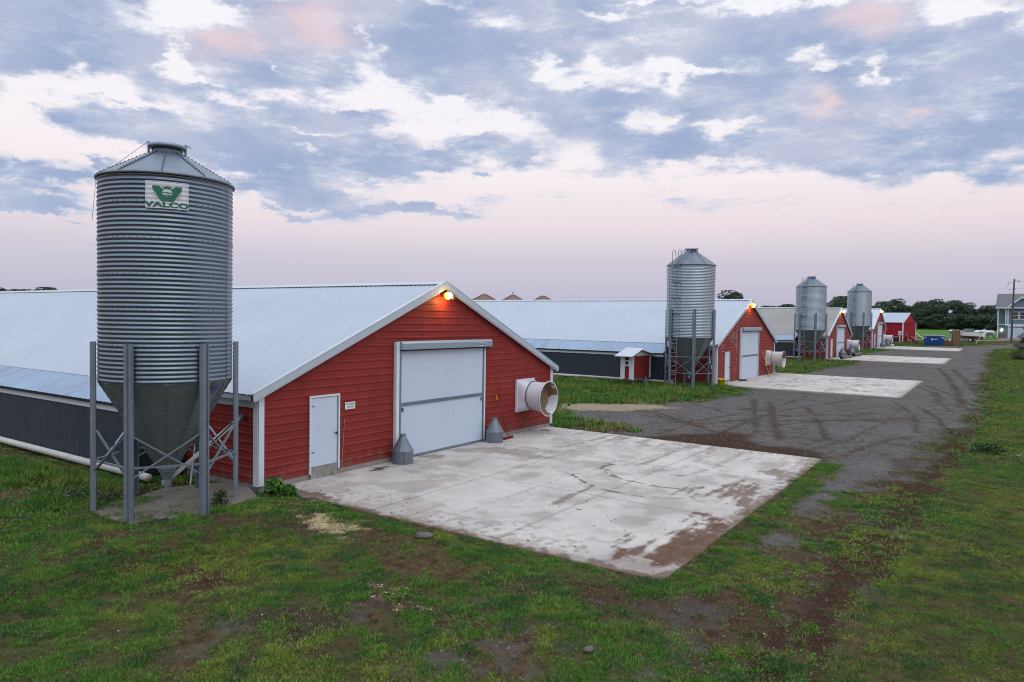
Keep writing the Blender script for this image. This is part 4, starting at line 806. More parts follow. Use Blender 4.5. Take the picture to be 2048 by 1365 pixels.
# bucket
o = empty('bucket', (37.1, -.72, .10)); o.scale = (1.2, 1.2, 1.3); tag(o, 'bright yellow plastic bucket at the corner of the second barn', 'bucket')
mb = MB(); mb.lathe([(.17, 0), (.22, .42), (.235, .42), (.235, .45), (.205, .45), (.16, .02)], 20); mb.build('pail', M['yellow'], o, True)
mb = MB(); mb.tube([(.22*math.cos(t), .05, .43+.2*math.sin(t)-.25*math.sin(t)) for t in np.linspace(0, PI, 10)], .01, 5); mb.build('bail_handle', M['steel'], o)
mb = MB()
for k in range(3): mb.tube([(.42*math.cos(t)*(1-.1*k), .3*math.sin(t), .02+.03*k) for t in np.linspace(0, 2*PI, 24)], .022, 6, False)
o = mb.build('hose_coil', M['black']); o.location = (42.9, -.55, .16); tag(o, 'coil of black hose lying by the small door of the second barn', 'hose')
for (a, b_, r, lb) in (((79.6, -1.4), (84.6, -1.7), .17, 'long dark pipe lying on the grass before the left cone of the third barn'), ((87.5, -1.5), (91.8, -1.7), .24, 'short fat black pipe lying at the end of the third slab by the right cone')):
    mb = MB(); mb.tube([(*a, .44+r), (*b_, .44+r)], r, 14, False); mb.tube([(*a, .44+r), (*b_, .44+r)], r*.88, 14, False); o = mb.build('culvert_pipe', M['black'], None, True); tag(o, lb, 'pipe', 'dark pipes lying by the third barn')
mb = MB(); mb.lathe([(.3, 0), (.34, .1), (.30, .32), (.18, .42), (0, .44)], 14); o = mb.build('feed_sack', M['pvc'], None, True); o.location = (130.6, -1.2, .79); tag(o, 'white lumpy sack lying at the right of the farthest barn', 'sack')
# pump house on posts
o = empty('pump_shed', (33.3, 4.25, .06)); tag(o, 'little red shed on posts with white trim by the black curtain wall', 'shed')
mb = MB(); w, d, z0, z1 = 2.9, .86, .52, 2.12
for (ax0, ay0, ax1, ay1) in ((0,0,w,0), (0,d,0,0), (w,0,w,d), (w,d,0,d)):
    L_ = math.hypot(ax1-ax0, ay1-ay0); ux, uy = (ax1-ax0)/L_, (ay1-ay0)/L_; vs = []; rows = rib_rows(0, z1-z0, .075*1.6, .014)
    for z, dd in rows: vs += [(ax0+uy*dd, ay0-ux*dd, z0+z), (ax1+uy*dd, ay1-ux*dd, z0+z)]
    mb.add(vs, [(2*i, 2*i+1, 2*i+3, 2*i+2) for i in range(len(rows)-1)])
mb.build('shed_wall', M['red'], o)
mb = MB()
for (px_, py_) in ((0, 0), (w, 0), (0, d), (w, d)): mb.box((px_-.07, py_-.05, z0-.04), (px_+.07, py_+.05, z1+.02))
mb.box((-.05, .05, z0), (-.02, .26, z1)); mb.box((-.05, d-.26, z0), (-.02, d-.05, z1)); mb.box((-.06, .2, z0+.9), (-.02, d-.2, z0+1.32)); mb.build('shed_trim', M['white'], o)
mb = MB(); mb.tube([(-.075, d/2, z0+1.12), (-.055, d/2, z0+1.12)], .13, 16); mb.build('vent_hole', M['black'], o)
mb = MB(); zr_ = z1+.42
mb.prism([(-.75, -.28, z1-.02), (w*.42, -.28, zr_+.1), (w*.42, -.28, zr_+.13), (-.75, -.28, z1+.02)], (0, d+.5, 0)); mb.prism([(w*.36, -.22, zr_-.02), (w+.35, -.22, z1+.02), (w+.35, -.22, z1+.05), (w*.36, -.22, zr_+.02)], (0, d+.4, 0)); mb.build('shed_roof', M['roof_far'], o)
mb = MB(); mb.prism([(-.05, -.03, z1), (w+.05, -.03, z1), (w*.40, -.03, zr_-.03)], (0, .03, 0)); mb.build('gable_panel', M['white'], o)
for px_, py_ in ((.25, .1), (w-.3, .1), (.25, d-.1), (w-.3, d-.1)):
    mb = MB(); mb.box((px_-.05, py_-.05, -.2), (px_+.05, py_+.05, z0)); mb.build('post', M['wood'], o)
o = empty('wire_crate', (34.6, 3.9, .12)); tag(o, 'grey wire crate propped on edge under the little red shed', 'crate'); o.rotation_euler = (.2, .5, .2)
mb = MB()
for i in range(9): mb.tube([(-.45+.11*i, 0, 0), (-.45+.11*i, 0, .5)], .012, 4)
for z in (0, .25, .5): mb.tube([(-.45, 0, z), (.45, 0, z)], .016, 4); mb.tube([(-.45, .3, z), (.45, .3, z)], .016, 4)
mb.build('crate_wire', M['steel'], o)

# ------------------------------------------------------------------ far yard
def fz(x, y): return float(gz0(x, y))
sx, sy = 147.6, -1.25; d1 = np.array([.26, .967]); d2 = np.array([.967, -.26]); o = empty('storage_shed', (sx, sy, fz(sx, sy)), math.atan2(d2[1], d2[0])); tag(o, 'small bright red shed with grey metal roof at the end of the barn row', 'shed')
Ls, Ws, hs, hr = 9., 6.4, 3.85, 5.7
mb = MB(); mb.add([(0,0,-.3),(Ws,0,-.3),(Ws,0,hs),(Ws/2,0,hr),(0,0,hs),(0,Ls,-.3),(Ws,Ls,-.3),(Ws,Ls,hs),(Ws/2,Ls,hr),(0,Ls,hs)], [(0,1,2,3,4),(5,9,8,7,6),(0,4,9,5),(1,6,7,2)])
for y in np.arange(.3, Ls, .3): mb.box((-.02, y, -.2), (0.002, y+.05, hs-.02))
for x in np.arange(.3, Ws, .3): mb.box((x, -.02, -.2), (x+.05, .002, hs-.05))
mb.build('shed_wall', M['red_shed'], o)
mb = MB(); ribbed_slope(mb, (-.25, hs-.05), (Ws/2, hr+.1), -.15, Ls+.15, .3, .03); ribbed_slope(mb, (Ws+.25, hs-.05), (Ws/2, hr+.1), -.15, Ls+.15, .3, .03); mb.build('shed_roof', M['roof'], o)
mb = MB(); mb.box((-.06, -.06, -.2), (.12, .12, hs)); mb.build('corner_trim', M['white'], o); mb = MB(); mb.box((Ws-.1, -.06, -.2), (Ws+.06, .1, hs)); mb.build('corner_trim', M['white'], o); mb = MB(); mb.prism([(-.25, -.17, hs-.02), (Ws/2, -.17, hr+.12), (Ws/2, -.17, hr-.06), (-.25, -.17, hs-.20)], (0, .03, 0)); mb.build('shed_trim', M['white'], o)
def yard(px, py): P = ong(px, py); return P[0], P[1], fz(P[0], P[1])
vdir = lambda x, y: math.atan2(y-CAM[1], x-CAM[0])
# meter box
p = yard(1799, 684.5); o = empty('meter_post', p, vdir(*p[:2])-PI/2); tag(o, 'grey electric meter box on a white post before the red shed', 'meter box')
mb = MB(); mb.box((-.07, -.07, -.3), (.07, .07, 1.9)); mb.build('post', M['white'], o)
mb = MB(); mb.box((-.28, -.16, 1.35), (.28, -.08, 2.15)); mb.build('meter_box', M['sign_white'], o)
mb = MB(); mb.tube([(0, -.26, 1.75), (0, -.16, 1.75)], .11, 12); mb.build('meter_dial', M['navy'], o)
p = yard(1792, 684); o = empty('work_table', p, vdir(*p[:2])-PI/2); tag(o, 'pale table frame standing under the eave of the red shed', 'table')
mb = MB(); mb.box((-.75, -.3, .95), (.75, .3, 1.02)); mb.build('table_top', M['lattice'], o)
for a in (-.7, .7):
    for b_ in (-.25, .25): mb = MB(); mb.box((a-.03, b_-.03, -.1), (a+.03, b_+.03, .95)); mb.build('leg', M['lattice'], o)
mb = MB(); mb.tube([(.34*math.cos(t), 0, .36+.34*math.sin(t)) for t in np.linspace(0, 2*PI, 20)], .10, 8, False); t_ = mb.build('loose_tyre', M['rubber'], None, True); t_.location = (p[0]-.4, p[1]+.15, p[2]+.05); t_.rotation_euler.z = 1.2; tag(t_, 'loose black tyre standing under the pale table frame', 'tyre')
p = yard(1819, 683.5); o = empty('lounge_chair', p, vdir(*p[:2])-PI/2); tag(o, 'white slatted lounge chair with raised back on the grass by the red shed', 'lounge chair')
mb = MB(); mb.obox((-.42, 0, .85), (.28*.45, 0, -.75*1.), (0, .35, 0), (.03, 0, .012)); mb.obox((-.42, 0, .85), (.30, .0, -.72), (0, .35, 0), (.02, 0, .02)); mb.build('backrest', M['lattice'], o)
mb = MB(); mb.obox((.35, 0, .16), (.52, 0, -.06), (0, .35, 0), (0, 0, .03)); mb.build('seat', M['lattice'], o)
for a in (-.5, .75): mb = MB(); mb.box((a, -.3, -.1), (a+.06, .3, .15)); mb.build('leg', M['lattice'], o)
p = yard(1830, 685); o = empty('tilted_door', p, vdir(*p[:2])-PI/2); tag(o, 'pale tilted panel lying on dark scrap right of the red shed', 'panel')
mb = MB(); mb.obox((0, 0, .75), (.7, 0, -.38), (0, .4, 0), (.02, 0, .04)); mb.build('panel_board', M['lattice'], o); mb = MB(); mb.box((-.5, -.2, -.1), (.4, .3, .35)); mb.build('support_block', M['dark'], o)
p = yard(1832.5, 689.5); o = empty('rusty_drum', p); tag(o, 'brown rusty half drum on the grass left of the blue dumpster', 'drum')
mb = MB(); mb.lathe([(.40, 0), (.44, .06), (.43, .55), (.45, .58), (.40, .58), (.39, .08)], 18); mb.build('drum_shell', M['rust'], o, True)
mb = MB(); mb.lathe([(.452, .26), (.465, .29), (.452, .32)], 18, caps=False); mb.build('drum_hoop', M['rust'], o)
p = yard(1836, 678.5); mb = MB(); q = np.array(p); mb.tube([q+np.array([.3, -1.1, -.0]), q+np.array([.1, 1.2, 1.9])], .06, 8); o = mb.build('leaning_pole', M['gel']); tag(o, 'thin white pole leaning on the right end of the red shed', 'pole')
# dumpster
p = yard(1867.5, 691.2); o = empty('dumpster', p, vdir(*p[:2])-PI/2); tag(o, 'blue steel dumpster with white round emblem on its side', 'dumpster')
mb = MB(); mb.add([(-1.5,-.7,.08),(1.5,-.7,.08),(1.5,.7,.08),(-1.5,.7,.08),(-1.62,-.95,1.72),(1.62,-.95,1.72),(1.62,.8,1.85),(-1.62,.8,1.85)], [(3,2,1,0),(0,1,5,4),(1,2,6,5),(2,3,7,6),(3,0,4,7),(4,5,6,7)]); mb.build('bin_body', M['blue_bin'], o)
mb = MB(); mb.box((-1.68, -1.02, 1.68), (1.68, -.93, 1.78)); mb.obox((0, -.08, 1.84), (1.66, 0, 0), (0, .9, .065), (0, 0, .03)); mb.build('bin_lid', M['cone'], o)
for a in (-1.35, 1.35): mb = MB(); mb.box((a-.12, -1.02, 1.32), (a+.12, -.88, 1.55)); mb.build('fork_pocket', M['sign_white'], o)
mb = MB(); mb.prism([(-.3+.17*math.cos(t), -.90, 1.1+.17*math.sin(t)) for t in np.linspace(0, 2*PI, 18, endpoint=False)][::-1], (0, .06, 0)); mb.build('emblem', M['sign_white'], o)
mb = MB()
for zz, w_ in ((1.16, .62), (1.04, .5)):
    x = .0
    while x < w_: mb.box((x-.02, -.90, zz), (x+.05, -.86, zz+.07)); x += .09
mb.build('lettering', M['sign_white'], o)
for a in (-1.3, 1.3): mb = MB(); mb.box((a-.2, -.6, -.1), (a+.2, .6, .08)); mb.build('skid', M['dark'], o)
p = yard(1887, 691.5); mb = MB(); q = np.array(p); mb.beam(q+np.array([0, -.35, -.02]), q+np.array([.5, .55, 1.95]), .30, .06, (1,0,0)); o = mb.build('plank', M['wood']); tag(o, 'brown plank leaning against the right end of the blue dumpster', 'plank')
for (px, py, w_, h_, lb, nm_) in ((1892.5, 690.5, .28, .75, 'low brown box beside the leaning plank', 'cardboard_box'), (1898, 690, .22, .55, 'small brown box midway between plank and tall crate', 'cardboard_box'), (1902, 688.5, .18, .45, 'smallest brown box touching the left side of the tall crate', 'cardboard_box')):
    p = yard(px, py); o = empty(nm_, p, random.random()); tag(o, lb, 'box', 'brown boxes between dumpster and crate'); mb = MB(); mb.box((-w_, -w_, -.05), (w_, w_, h_)); mb.build('carton', M['card'], o); mb = MB(); mb.obox((-w_, 0, h_+.04), (.02, 0, .09), (0, w_, 0), (.004, 0, 0)); mb.obox((w_, 0, h_+.02), (.09, 0, .04), (0, w_, 0), (0, 0, .004)); mb.build('flap', M['card'], o)
p = yard(1899, 689); mb = MB(); mb.sphere((0, 0, .85), .17, 10, 8); mb.lathe([(.05, .5), (.1, .75)], 8); o = mb.build('jug', M['gel'], None, True); o.location = p; tag(o, 'white round jug on top of the brown boxes', 'jug')
p = yard(1911, 692.5); o = empty('tall_crate', p, vdir(*p[:2])-PI/2+.5); tag(o, 'tall brown upright crate on the grass before the boat', 'crate')
mb = MB(); mb.box((-.5, -.42, -.05), (.5, .42, 2.75)); mb.build('crate_body', M['card'], o)
for a in (-.5, 0, .5): mb = MB(); mb.box((a-.06, -.46, -.05), (a+.06, -.422, 2.78)); mb.build('batten', M['wood'], o)
mb = MB(); mb.box((-.54, -.47, 2.75), (.54, .46, 2.83)); mb.build('crate_lid', M['wood'], o)
# boat on its trailer: bow to the left in the photograph
p = yard(1932, 683.5); o = empty('motor_boat', p, vdir(*p[:2])-PI/2-.18); tag(o, 'white motor boat with windshield parked on a trailer', 'boat')
st = []
for i, t in enumerate(np.linspace(0, 1, 13)):       # t=0 bow, 1 stern
    x = -3.0+6.0*t; w_ = 1.15*math.sin(min(1, t*1.5+.02)*PI/2)**.8; ks = .62+1.05*(1-min(1, t*2.2))**2.2; sh = 2.05-.28*t; ch = ks+.42+.25*(1-t)
    st.append([(x, 0, ks), (x, -.9*w_, min(ch, sh-.1)), (x, -w_, sh), (x, w_, sh), (x, .9*w_, min(ch, sh-.1))])
mb = MB(); mb.add(sum(st, []), [(i*5+k, i*5+(k+1) % 5, (i+1)*5+(k+1) % 5, (i+1)*5+k) for i in range(12) for k in (1, 3)]+[tuple(12*5+k for k in range(5)), (4,3,2,1,0)]); mb.build('hull', M['gel'], o)
mb = MB(); mb.add(sum(st, []), [(i*5+k, i*5+(k+1) % 5, (i+1)*5+(k+1) % 5, (i+1)*5+k) for i in range(12) for k in (0, 4)]); mb.build('hull_bottom', M['gel_grey'], o)
mb = MB(); vs = []
for i in range(13): a = st[i]; vs += [a[2], (a[2][0], 0, a[2][2]+.22*(1-i/12)), a[3]]
mb.add(vs, [(i*3+k, i*3+k+1, i*3+3+k+1, i*3+3+k) for i in range(6) for k in (0, 1)]); mb.build('fore_deck', M['gel'], o)
mb = MB(); mb.box((.0, -.95, 1.5), (2.9, .95, 1.62)); mb.box((.2, -.6, 1.6), (.8, .6, 2.1)); mb.box((2.2, -.8, 1.6), (2.9, .8, 2.05)); mb.build('cockpit', M['gel_grey'], o)
mb = MB(); mb.beam((-3.0, -.05, 2.0), (-1.6, -1.02, 1.93), .03, .06); mb.beam((-1.6, -1.04, 1.93), (2.9, -1.17, 1.78), .03, .06); mb.build('rub_rail', M['navy'], o)
mb = MB(); mb.add([(-.7,-.95,2.05),(-.1,-.85,2.55),(1.1,-1.0,2.5),(1.2,-1.05,1.95),(-.7,.95,2.05),(-.1,.85,2.55),(1.1,1.0,2.5),(1.2,1.05,1.95)], [(0,1,2,3),(7,6,5,4),(0,4,5,1)]); mb.build('windshield', M['cone'], o)
mb = MB(); mb.tube([(-2.9, -.1, 2.3), (-1.4, -.85, 2.35), (-1.2, -.9, 2.0)], .03, 5); mb.tube([(-2.9, .1, 2.3), (-1.4, .85, 2.35)], .03, 5); mb.build('bow_rail', M['steel'], o)
tr = empty('boat_trailer', p, o.rotation_euler.z); tag(tr, 'dark trailer with black wheels under the white motor boat', 'trailer')
mb = MB(); mb.beam((-3.6, 0, .45), (2.9, 0, .45), .1, .12); mb.beam((.8, -1., .4), (.8, 1., .4), .1, .1); mb.beam((-1.5, -.6, .5), (2.6, -.6, .55), .08, .1); mb.beam((-1.5, .6, .5), (2.6, .6, .55), .08, .1); mb.build('frame', M['steel'], tr)
for s_ in (-1, 1):
    mb = MB(); mb.tube([(.9, s_*1.0-.11, .36), (.9, s_*1.0+.11, .36)], .36, 20); w_ = mb.build('wheel', M['rubber'], tr); mb = MB(); mb.tube([(.9, s_*1.0-.12, .36), (.9, s_*1.0+.12, .36)], .2, 14); mb.build('rim', M['sign_white'], w_)
    mb = MB(); mb.box((.4, s_*1.0-.14, .76), (1.4, s_*1.0+.14, .82)); mb.build('fender', M['dark'], tr)
# propane tank
p = yard(1968.5, 675.5); o = empty('gas_tank', p, vdir(*p[:2])-PI/2); tag(o, 'white horizontal gas tank on legs beyond the boat', 'tank')
mb = MB(); pr = []
for i in range(33):
    x = -2.05+4.1*i/32; r_ = .62*min(1, math.sqrt(max(0., 1-((abs(x)-1.5)/.55)**2)) if abs(x) > 1.5 else 1); pr.append((max(r_, .001), x))
mb.lathe(pr, 20); mb.v = [(v[2], v[0], v[1]+1.02) for v in mb.v]; mb.build('tank_shell', M['tank'], o, True)
mb = MB(); mb.lathe([(.26, 0), (.26, .22), (.18, .32), (0, .34)], 14); mb.v = [(v[0], v[1], v[2]+1.58) for v in mb.v]; mb.build('valve_dome', M['tank'], o, True)
for a in (-1.2, 1.2): mb = MB(); mb.box((a-.1, -.4, -.1), (a+.1, .4, .6)); mb.build('leg', M['tank'], o)
mb = MB()
for a in (.55, .85, 1.15, 1.42): mb.obox((a, -.64, .98), (.1, 0, 0), (0, .02, 0), (0, 0, .2)); mb.obox((a+.04, -.61, .72), (.06, 0, 0), (0, .03, 0), (0, 0, .1))
mb.build('marking', M['navy'], o)
# pale path across the lawn
mb = MB(); Pp = [ong(*q) for q in ((1760,679),(1835,680),(1990,682.3),(2100,684.2))]
for a, b_ in zip(Pp[:-1], Pp[1:]):
    d = (b_-a)[:2]/np.linalg.norm((b_-a)[:2]); n_ = np.array([-d[1], d[0]])*.45
    mb.add([(*(q[:2]+s_*n_), fz(*q[:2])+.06+.015*(s_ == 1)) for q in (a, b_) for s_ in (-1, 1)], [(0, 2, 3, 1)])
o = mb.build('path', M['pad_edge']); tag(o, kind='structure')
# utility pole with its guy wire
p = yard(2022.5, 685.2); ph = 12.3; o = empty('utility_pole', p, vdir(*p[:2])-PI/2); tag(o, 'dark wooden utility pole before the blue house', 'utility pole')
mb = MB(); mb.tube([(0, 0, -.5), (.05, 0, 6), (.12, 0, ph)], [.2, .17, .13], 10); mb.build('pole_shaft', M['pole'], o)
mb = MB(); mb.beam((.1, 0, ph-.25), (.95, -.1, ph-.55), .09, .09); mb.tube([(.95, -.1, ph-.55), (.98, -.1, ph-.35)], .06, 8); mb.build('cross_arm', M['pole'], o)
mb = MB(); mb.beam((.1, 0, ph-.65), (-.45, 0, ph-.62), .06, .08); mb.beam((.05, 0, ph-1.9), (.5, 0, ph-1.85), .06, .08); mb.build('bracket', M['pole'], o)
mb = MB(); mb.tube([(-.45, 0, ph-.62), (-.9, 0, ph-.5), (-.75, 0, ph-.8), (-.7, 0, ph-1.05), (-1.05, 0, ph-1.4), (-1.0, 0, ph-1.85), (-.6, 0, ph-2.05), (0, 0, ph-1.95)], .035, 6); mb.build('drop_cable', M['black'], o)
mb = MB(); mb.tube([(.98, -.1, ph-.4), (9, -1, ph-.9), (24, -3, ph-.6)], .012, 5); mb.tube([(.5, 0, ph-1.85), (9, -1, ph-2.4), (24, -3, ph-2.1)], .012, 5); mb.build('overhead_wire', M['black'], o)
gp = np.array(yard(1951.5, 688)); tp_ = np.array(p)+np.array([0, 0, ph-2]); mb = MB(); mb.tube([gp, tp_], .014, 5); gw = mb.build('guy_wire', M['hopper']); tag(gw, 'thin steel guy wire running from the utility pole down to the lawn', 'wire')
mb = MB(); mb.tube([gp+(tp_-gp)*.005, gp+(tp_-gp)*.15], .035, 8); mb.build('guy_guard', M['guard'], gw)
# blue house
p = ong(2000, 677); hx, hy = 178., -16.6; o = empty('blue_house', (hx, hy, 2.02), -.05); tag(o, 'two storey pale blue house with grey roof and white garage door', 'house')
D_ = 11.; Wh = 16.; he_, hr_ = 6.7, 9.85       # local: x away from the camera, -y to the right
mb = MB(); mb.box((1.6, -1.6, -.5), (D_, -.12, he_)); mb.box((.55, -Wh, -.5), (D_, -1.62, he_+.02)); mb.add([(.55,-1.7,he_),(.55,-7.1,he_),(.55,-4.4,9.0),(4.,-4.4,9.0),(4,-1.7,he_),(4,-7.1,he_)], [(0,2,1)]); mb.build('house_wall', M['house'], o)
mb = MB(); xm = D_/2+.3
mb.prism([(-.25, .35, he_-.1), (xm, .35, hr_), (xm, .35, hr_+.18), (-.25, .35, he_+.08)], (0, -Wh-.7, 0)); mb.prism([(D_+.5, .35, he_-.1), (D_+.5, .35, he_+.08), (xm, .35, hr_+.18), (xm, .35, hr_)], (0, -Wh-.7, 0))
for s_ in (-1, 1): mb.prism([(.2, -4.4, 9.12), (.2, -4.4-s_*3.1, he_-.22), (.2, -4.4-s_*3.1, he_-.06), (.2, -4.4, 9.30)], (4.6, 0, 0))
mb.build('house_roof', M['shingle'], o)
mb = MB()
for s_ in (-1, 1): mb.prism([(.14, -4.4, 9.30), (.14, -4.4-s_*3.15, he_-.10), (.14, -4.4-s_*3.15, he_-.48), (.14, -4.4, 8.86)], (.05, 0, 0))
for y in (-.12, -1.55, -1.95): mb.box((.42, y-.12, 3.2), (.54, y+.12, he_))
mb.box((.38, -Wh, 2.75), (.54, -1.5, 3.2)); mb.box((-.35, .36, he_-.12), (-.24, -Wh-.3, he_+.1)); mb.box((.4, -1.6, 3.0), (.54, .05, 3.16)); mb.build('house_trim', M['white'], o)
mb = MB(); mb.box((.42, -.24, -.2), (.62, -.04, 3.2)); mb.build('porch_post', M['white'], o)
mb = MB(); mb.box((.45, -1.5, 3.16), (1.55, -.05, 3.30)); mb.build('balcony_floor', M['shingle'], o)
mb = MB(); mb.box((.45, -1.55, -.3), (.75, -.3, 1.0)); mb.build('porch_wall', M['brick'], o)
for y in (-3.35, -4.55):
    mb = MB(); mb.box((.46, y-.55, 4.15), (.545, y+.55, 5.9)); w_ = mb.build('window', M['white'], o); mb = MB(); mb.box((.44, y-.42, 4.3), (.457, y+.42, 4.98)); mb.box((.44, y-.42, 5.08), (.457, y+.42, 5.76)); mb.build('pane', M['glass'], w_)
mb = MB(); mb.box((.40, -2.15, -.2), (.545, -2.0, 2.62)); mb.box((.40, -7.2, -.2), (.545, -7.05, 2.62)); mb.box((.40, -7.2, 2.62), (.545, -2.0, 2.78)); mb.build('garage_trim', M['white'], o)
mb = MB(); [mb.box((.47, -7.05, z), (.54, -2.15, z+.60)) for z in (-.1, .53, 1.16, 1.79)]; mb.build('garage_door', M['door'], o)
mb = MB(); mb.box((1.52, -.95, 1.55), (1.595, -.70, 2.15)); mb.build('porch_light', M['porch_lamp'], o)
ld = bpy.data.lights.new('porch_glow', 'POINT'); ld.energy = 20; ld.color = (1, .8, .5); ld.shadow_soft_size = .15; lo = bpy.data.objects.new('porch_glow', ld); COL.objects.link(lo); lo.parent = o; lo.location = (1.2, -.82, 1.85)
mb = MB(); q = [ong(*k_) for k_ in ((1996,680.5),(2100,682.5),(2100,676.5),(2001,676.5))]; mb.add([(v[0], v[1], fz(v[0], v[1])+.05) for v in q], [(0,1,2,3)]); dv = mb.build('driveway', mat('driveway', (.13,.12,.125), .9)); tag(dv, kind='structure')
# three grain bins behind the second barn
for k_, px in enumerate((969, 1026, 1086)):
    d = ray(px, 600); t = 215/np.linalg.norm(d[:2]); P = CAM+t*d
    o = empty('grain_bin', (P[0], P[1], 0)); tag(o, ['round grain bin with rusty cone roof, nearest the red gable', 'middle round grain bin with small vent on its rusty cone roof', 'round grain bin with rusty cone roof, rightmost of the three'][k_], 'grain bin', 'rusty roofed grain bins behind the second barn')
    Rb = 4.1; ze_ = 4.63+(638-602.5+(1026-px)*.015)/FPX*215/math.cos(math.atan((px-1024)/FPX)); za = ze_+1.85
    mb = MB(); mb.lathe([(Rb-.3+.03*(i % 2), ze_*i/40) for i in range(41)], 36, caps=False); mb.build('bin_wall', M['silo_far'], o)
    mb = MB(); mb.lathe([(Rb-.25, ze_-.02), (.55, za), (.5, za+.12), (0, za+.15)], 20); rf = mb.build('bin_roof', M['rust'], o)
    mb = MB()
    for i in range(20): a = 2*PI*i/20; u = np.array([math.cos(a), math.sin(a), 0]); mb.beam(u*(Rb-.2)+np.array([0, 0, ze_+.05]), u*.55+np.array([0, 0, za+.04]), .08, .08)
    for i in range(6): a = 2*PI*i/6+.5; u = np.array([math.cos(a), math.sin(a), 0]); mb.beam(u*(Rb-.1)+np.array([0, 0, ze_+.0]), u*(Rb-.95)+np.array([0, 0, ze_+.52]), .6, .22)
    mb.build('roof_rib', M['rust'], rf)
    if k_ == 1: mb = MB(); mb.tube([(0, 0, za), (0, 0, za+.75)], .14, 8); mb.sphere((0, 0, za+.75), .25, 8, 6); mb.build('roof_vent', M['steel'], rf)

# ------------------------------------------------------------------ trees
def crown_mesh(name, seed, H, Rw, n, size, base=.12, hue=(.052,.086,.054), m=None):  # default leaf hue is lightened to paint haze into the trees
    r = np.random.default_rng(seed); lobes = []
    for i in range(16):
        z = H*(base+(.90-base)*r.random()); w = Rw*(.45+.6*math.sin(PI*min(1, (z/H-base)/(1-base)*.85+.12))); a = r.random()*2*PI; q = w*r.random()**.6
        lobes.append((q*math.cos(a)*.8, q*math.sin(a)*.8, z, Rw*(.30+.25*r.random()), .6+.8*r.random()))
    L_ = np.array(lobes); id_ = r.integers(0, len(L_), n); d = r.normal(size=(n, 3)); d /= np.linalg.norm(d, axis=1)[:, None]; rad = (.55+.5*r.random(n)**.5)
    P = L_[id_, :3]+d*(L_[id_, 3]*rad)[:, None]*np.array([1, 1, .85]); P[:, 2] = np.clip(P[:, 2], .3, H)
    t1 = r.normal(size=(n, 3)); t1 /= np.linalg.norm(t1, axis=1)[:, None]; t2 = np.cross(t1, r.normal(size=(n, 3))); t2 /= np.linalg.norm(t2, axis=1)[:, None]; s = size*(.6+.8*r.random(n))[:, None]
    V = np.stack([P-t1*s, P+t2*s*.6, P+t1*s, P-t2*s*.6], 1).reshape(-1, 3); F = np.arange(4*n).reshape(n, 4)
    b_ = (L_[id_, 4]*(.65+.7*r.random(n)))[:, None]*np.array(hue)*np.stack([1+.25*(r.random(n)-.4), np.ones(n), 1+.2*(r.random(n)-.5)], 1)
    col = np.concatenate([np.repeat(b_, 4, 0), np.ones((4*n, 1))], 1)
    return np_mesh(name, V, F, M['leaf'], {'tint': col})
def trunk(H, r0):
    mb = MB(); mb.tube([(0, 0, -.3), (.1, .05, H*.3), (.0, .1, H*.6), (.1, 0, H*.85)], [r0, r0*.8, r0*.45, r0*.1], 8)
    for i in range(6): a = i*1.05; z = H*(.22+.09*i); mb.tube([(0, 0, z), (math.cos(a)*H*.16, math.sin(a)*H*.16, z+H*.12), (math.cos(a)*H*.26, math.sin(a)*H*.26, z+H*.2)], [r0*.4, r0*.25, r0*.06], 5)
    return mb
PROTO = []
for k_, (H, Rw) in enumerate(((12, 4.6), (11, 4.2), (13, 4.8), (10, 5.0))):
    t_ = empty('broadleaf_tree'); c_ = crown_mesh('crown', 30+k_, H, Rw, 6800, .25); c_.parent = t_; trunk(H, .32).build('trunk', M['bark'], t_); PROTO.append((t_, H)); t_['used'] = 0
def plant(k_, px, py_top, dist, label, group, wide=1., base_z=None, py_base=None):
    d = ray(px, 640); d2_ = d/np.linalg.norm(d[:2]); P = CAM+d2_*dist; g = fz(P[0], P[1]) if base_z is None else base_z
    dep = float((P-CAM)@AF); hor = 638.5+(px-1024)*ROLL; top = CAM[2]+(hor-py_top)/FPX*dep; H = max(top-g, 1.5); t0, H0 = PROTO[k_ % 4]
    if t0['used'] == 0: t_ = t0; t0['used'] = 1
    else: t_ = copy_tree(t0)
    s = H/H0; t_.location = (P[0], P[1], g); t_.scale = (s*wide, s*wide, s); t_.rotation_euler.z = random.random()*6.28; tag(t_, label, 'tree', group)
GT = 'trees in the row beyond the field'
row = [(1752,618),(1770,604),(1788,598),(1806,607),(1826,612),(1845,604),(1862,599),(1880,606),(1896,601),(1912,602),(1928,606),(1944,614),(1960,616),(1978,612),(1994,608),(2014,606),(2040,606)]
for i, (px, py) in enumerate(row):
    lb = 'dark green broadleaf tree in the row beyond the far field'
    if i == 2: lb = 'tall round tree rising right behind the small red shed'
    if i == 4: lb = 'lower tree filling the dip just right of the tall tree behind the red shed'
    if i == 6: lb = 'tall tree of the row standing above the blue dumpster'
    if i == 8: lb = 'twin topped tree of the row above the tall brown crate'
    if i == 14: lb = 'tree of the row touching the left edge of the blue house'
    plant(i, px, py, 262+random.random()*10, lb, GT, 1.1)
for i, px in enumerate(range(1745, 2060, 15)): plant(i+1, px+4, 628+random.random()*6, 256+random.random()*6, 'low dark tree filling the foot of the row beyond the field', 'low trees under the tree row', 1.9)
plant(2, 1467, 583, 150, 'lone round tree showing above the roof of the second barn', 'trees behind the barns', 1.15, .5)
plant(0, 1668, 598, 215, 'green tree showing between the two smooth silos, left one', 'trees behind the barns', 1.2, 1.)
plant(1, 1690, 594, 225, 'green tree just left of the farthest silo', 'trees behind the barns', 1.2, 1.)
plant(3, 1742, 606, 250, 'bushy tree right of the farthest silo', 'trees behind the barns', 1.1, 2.)
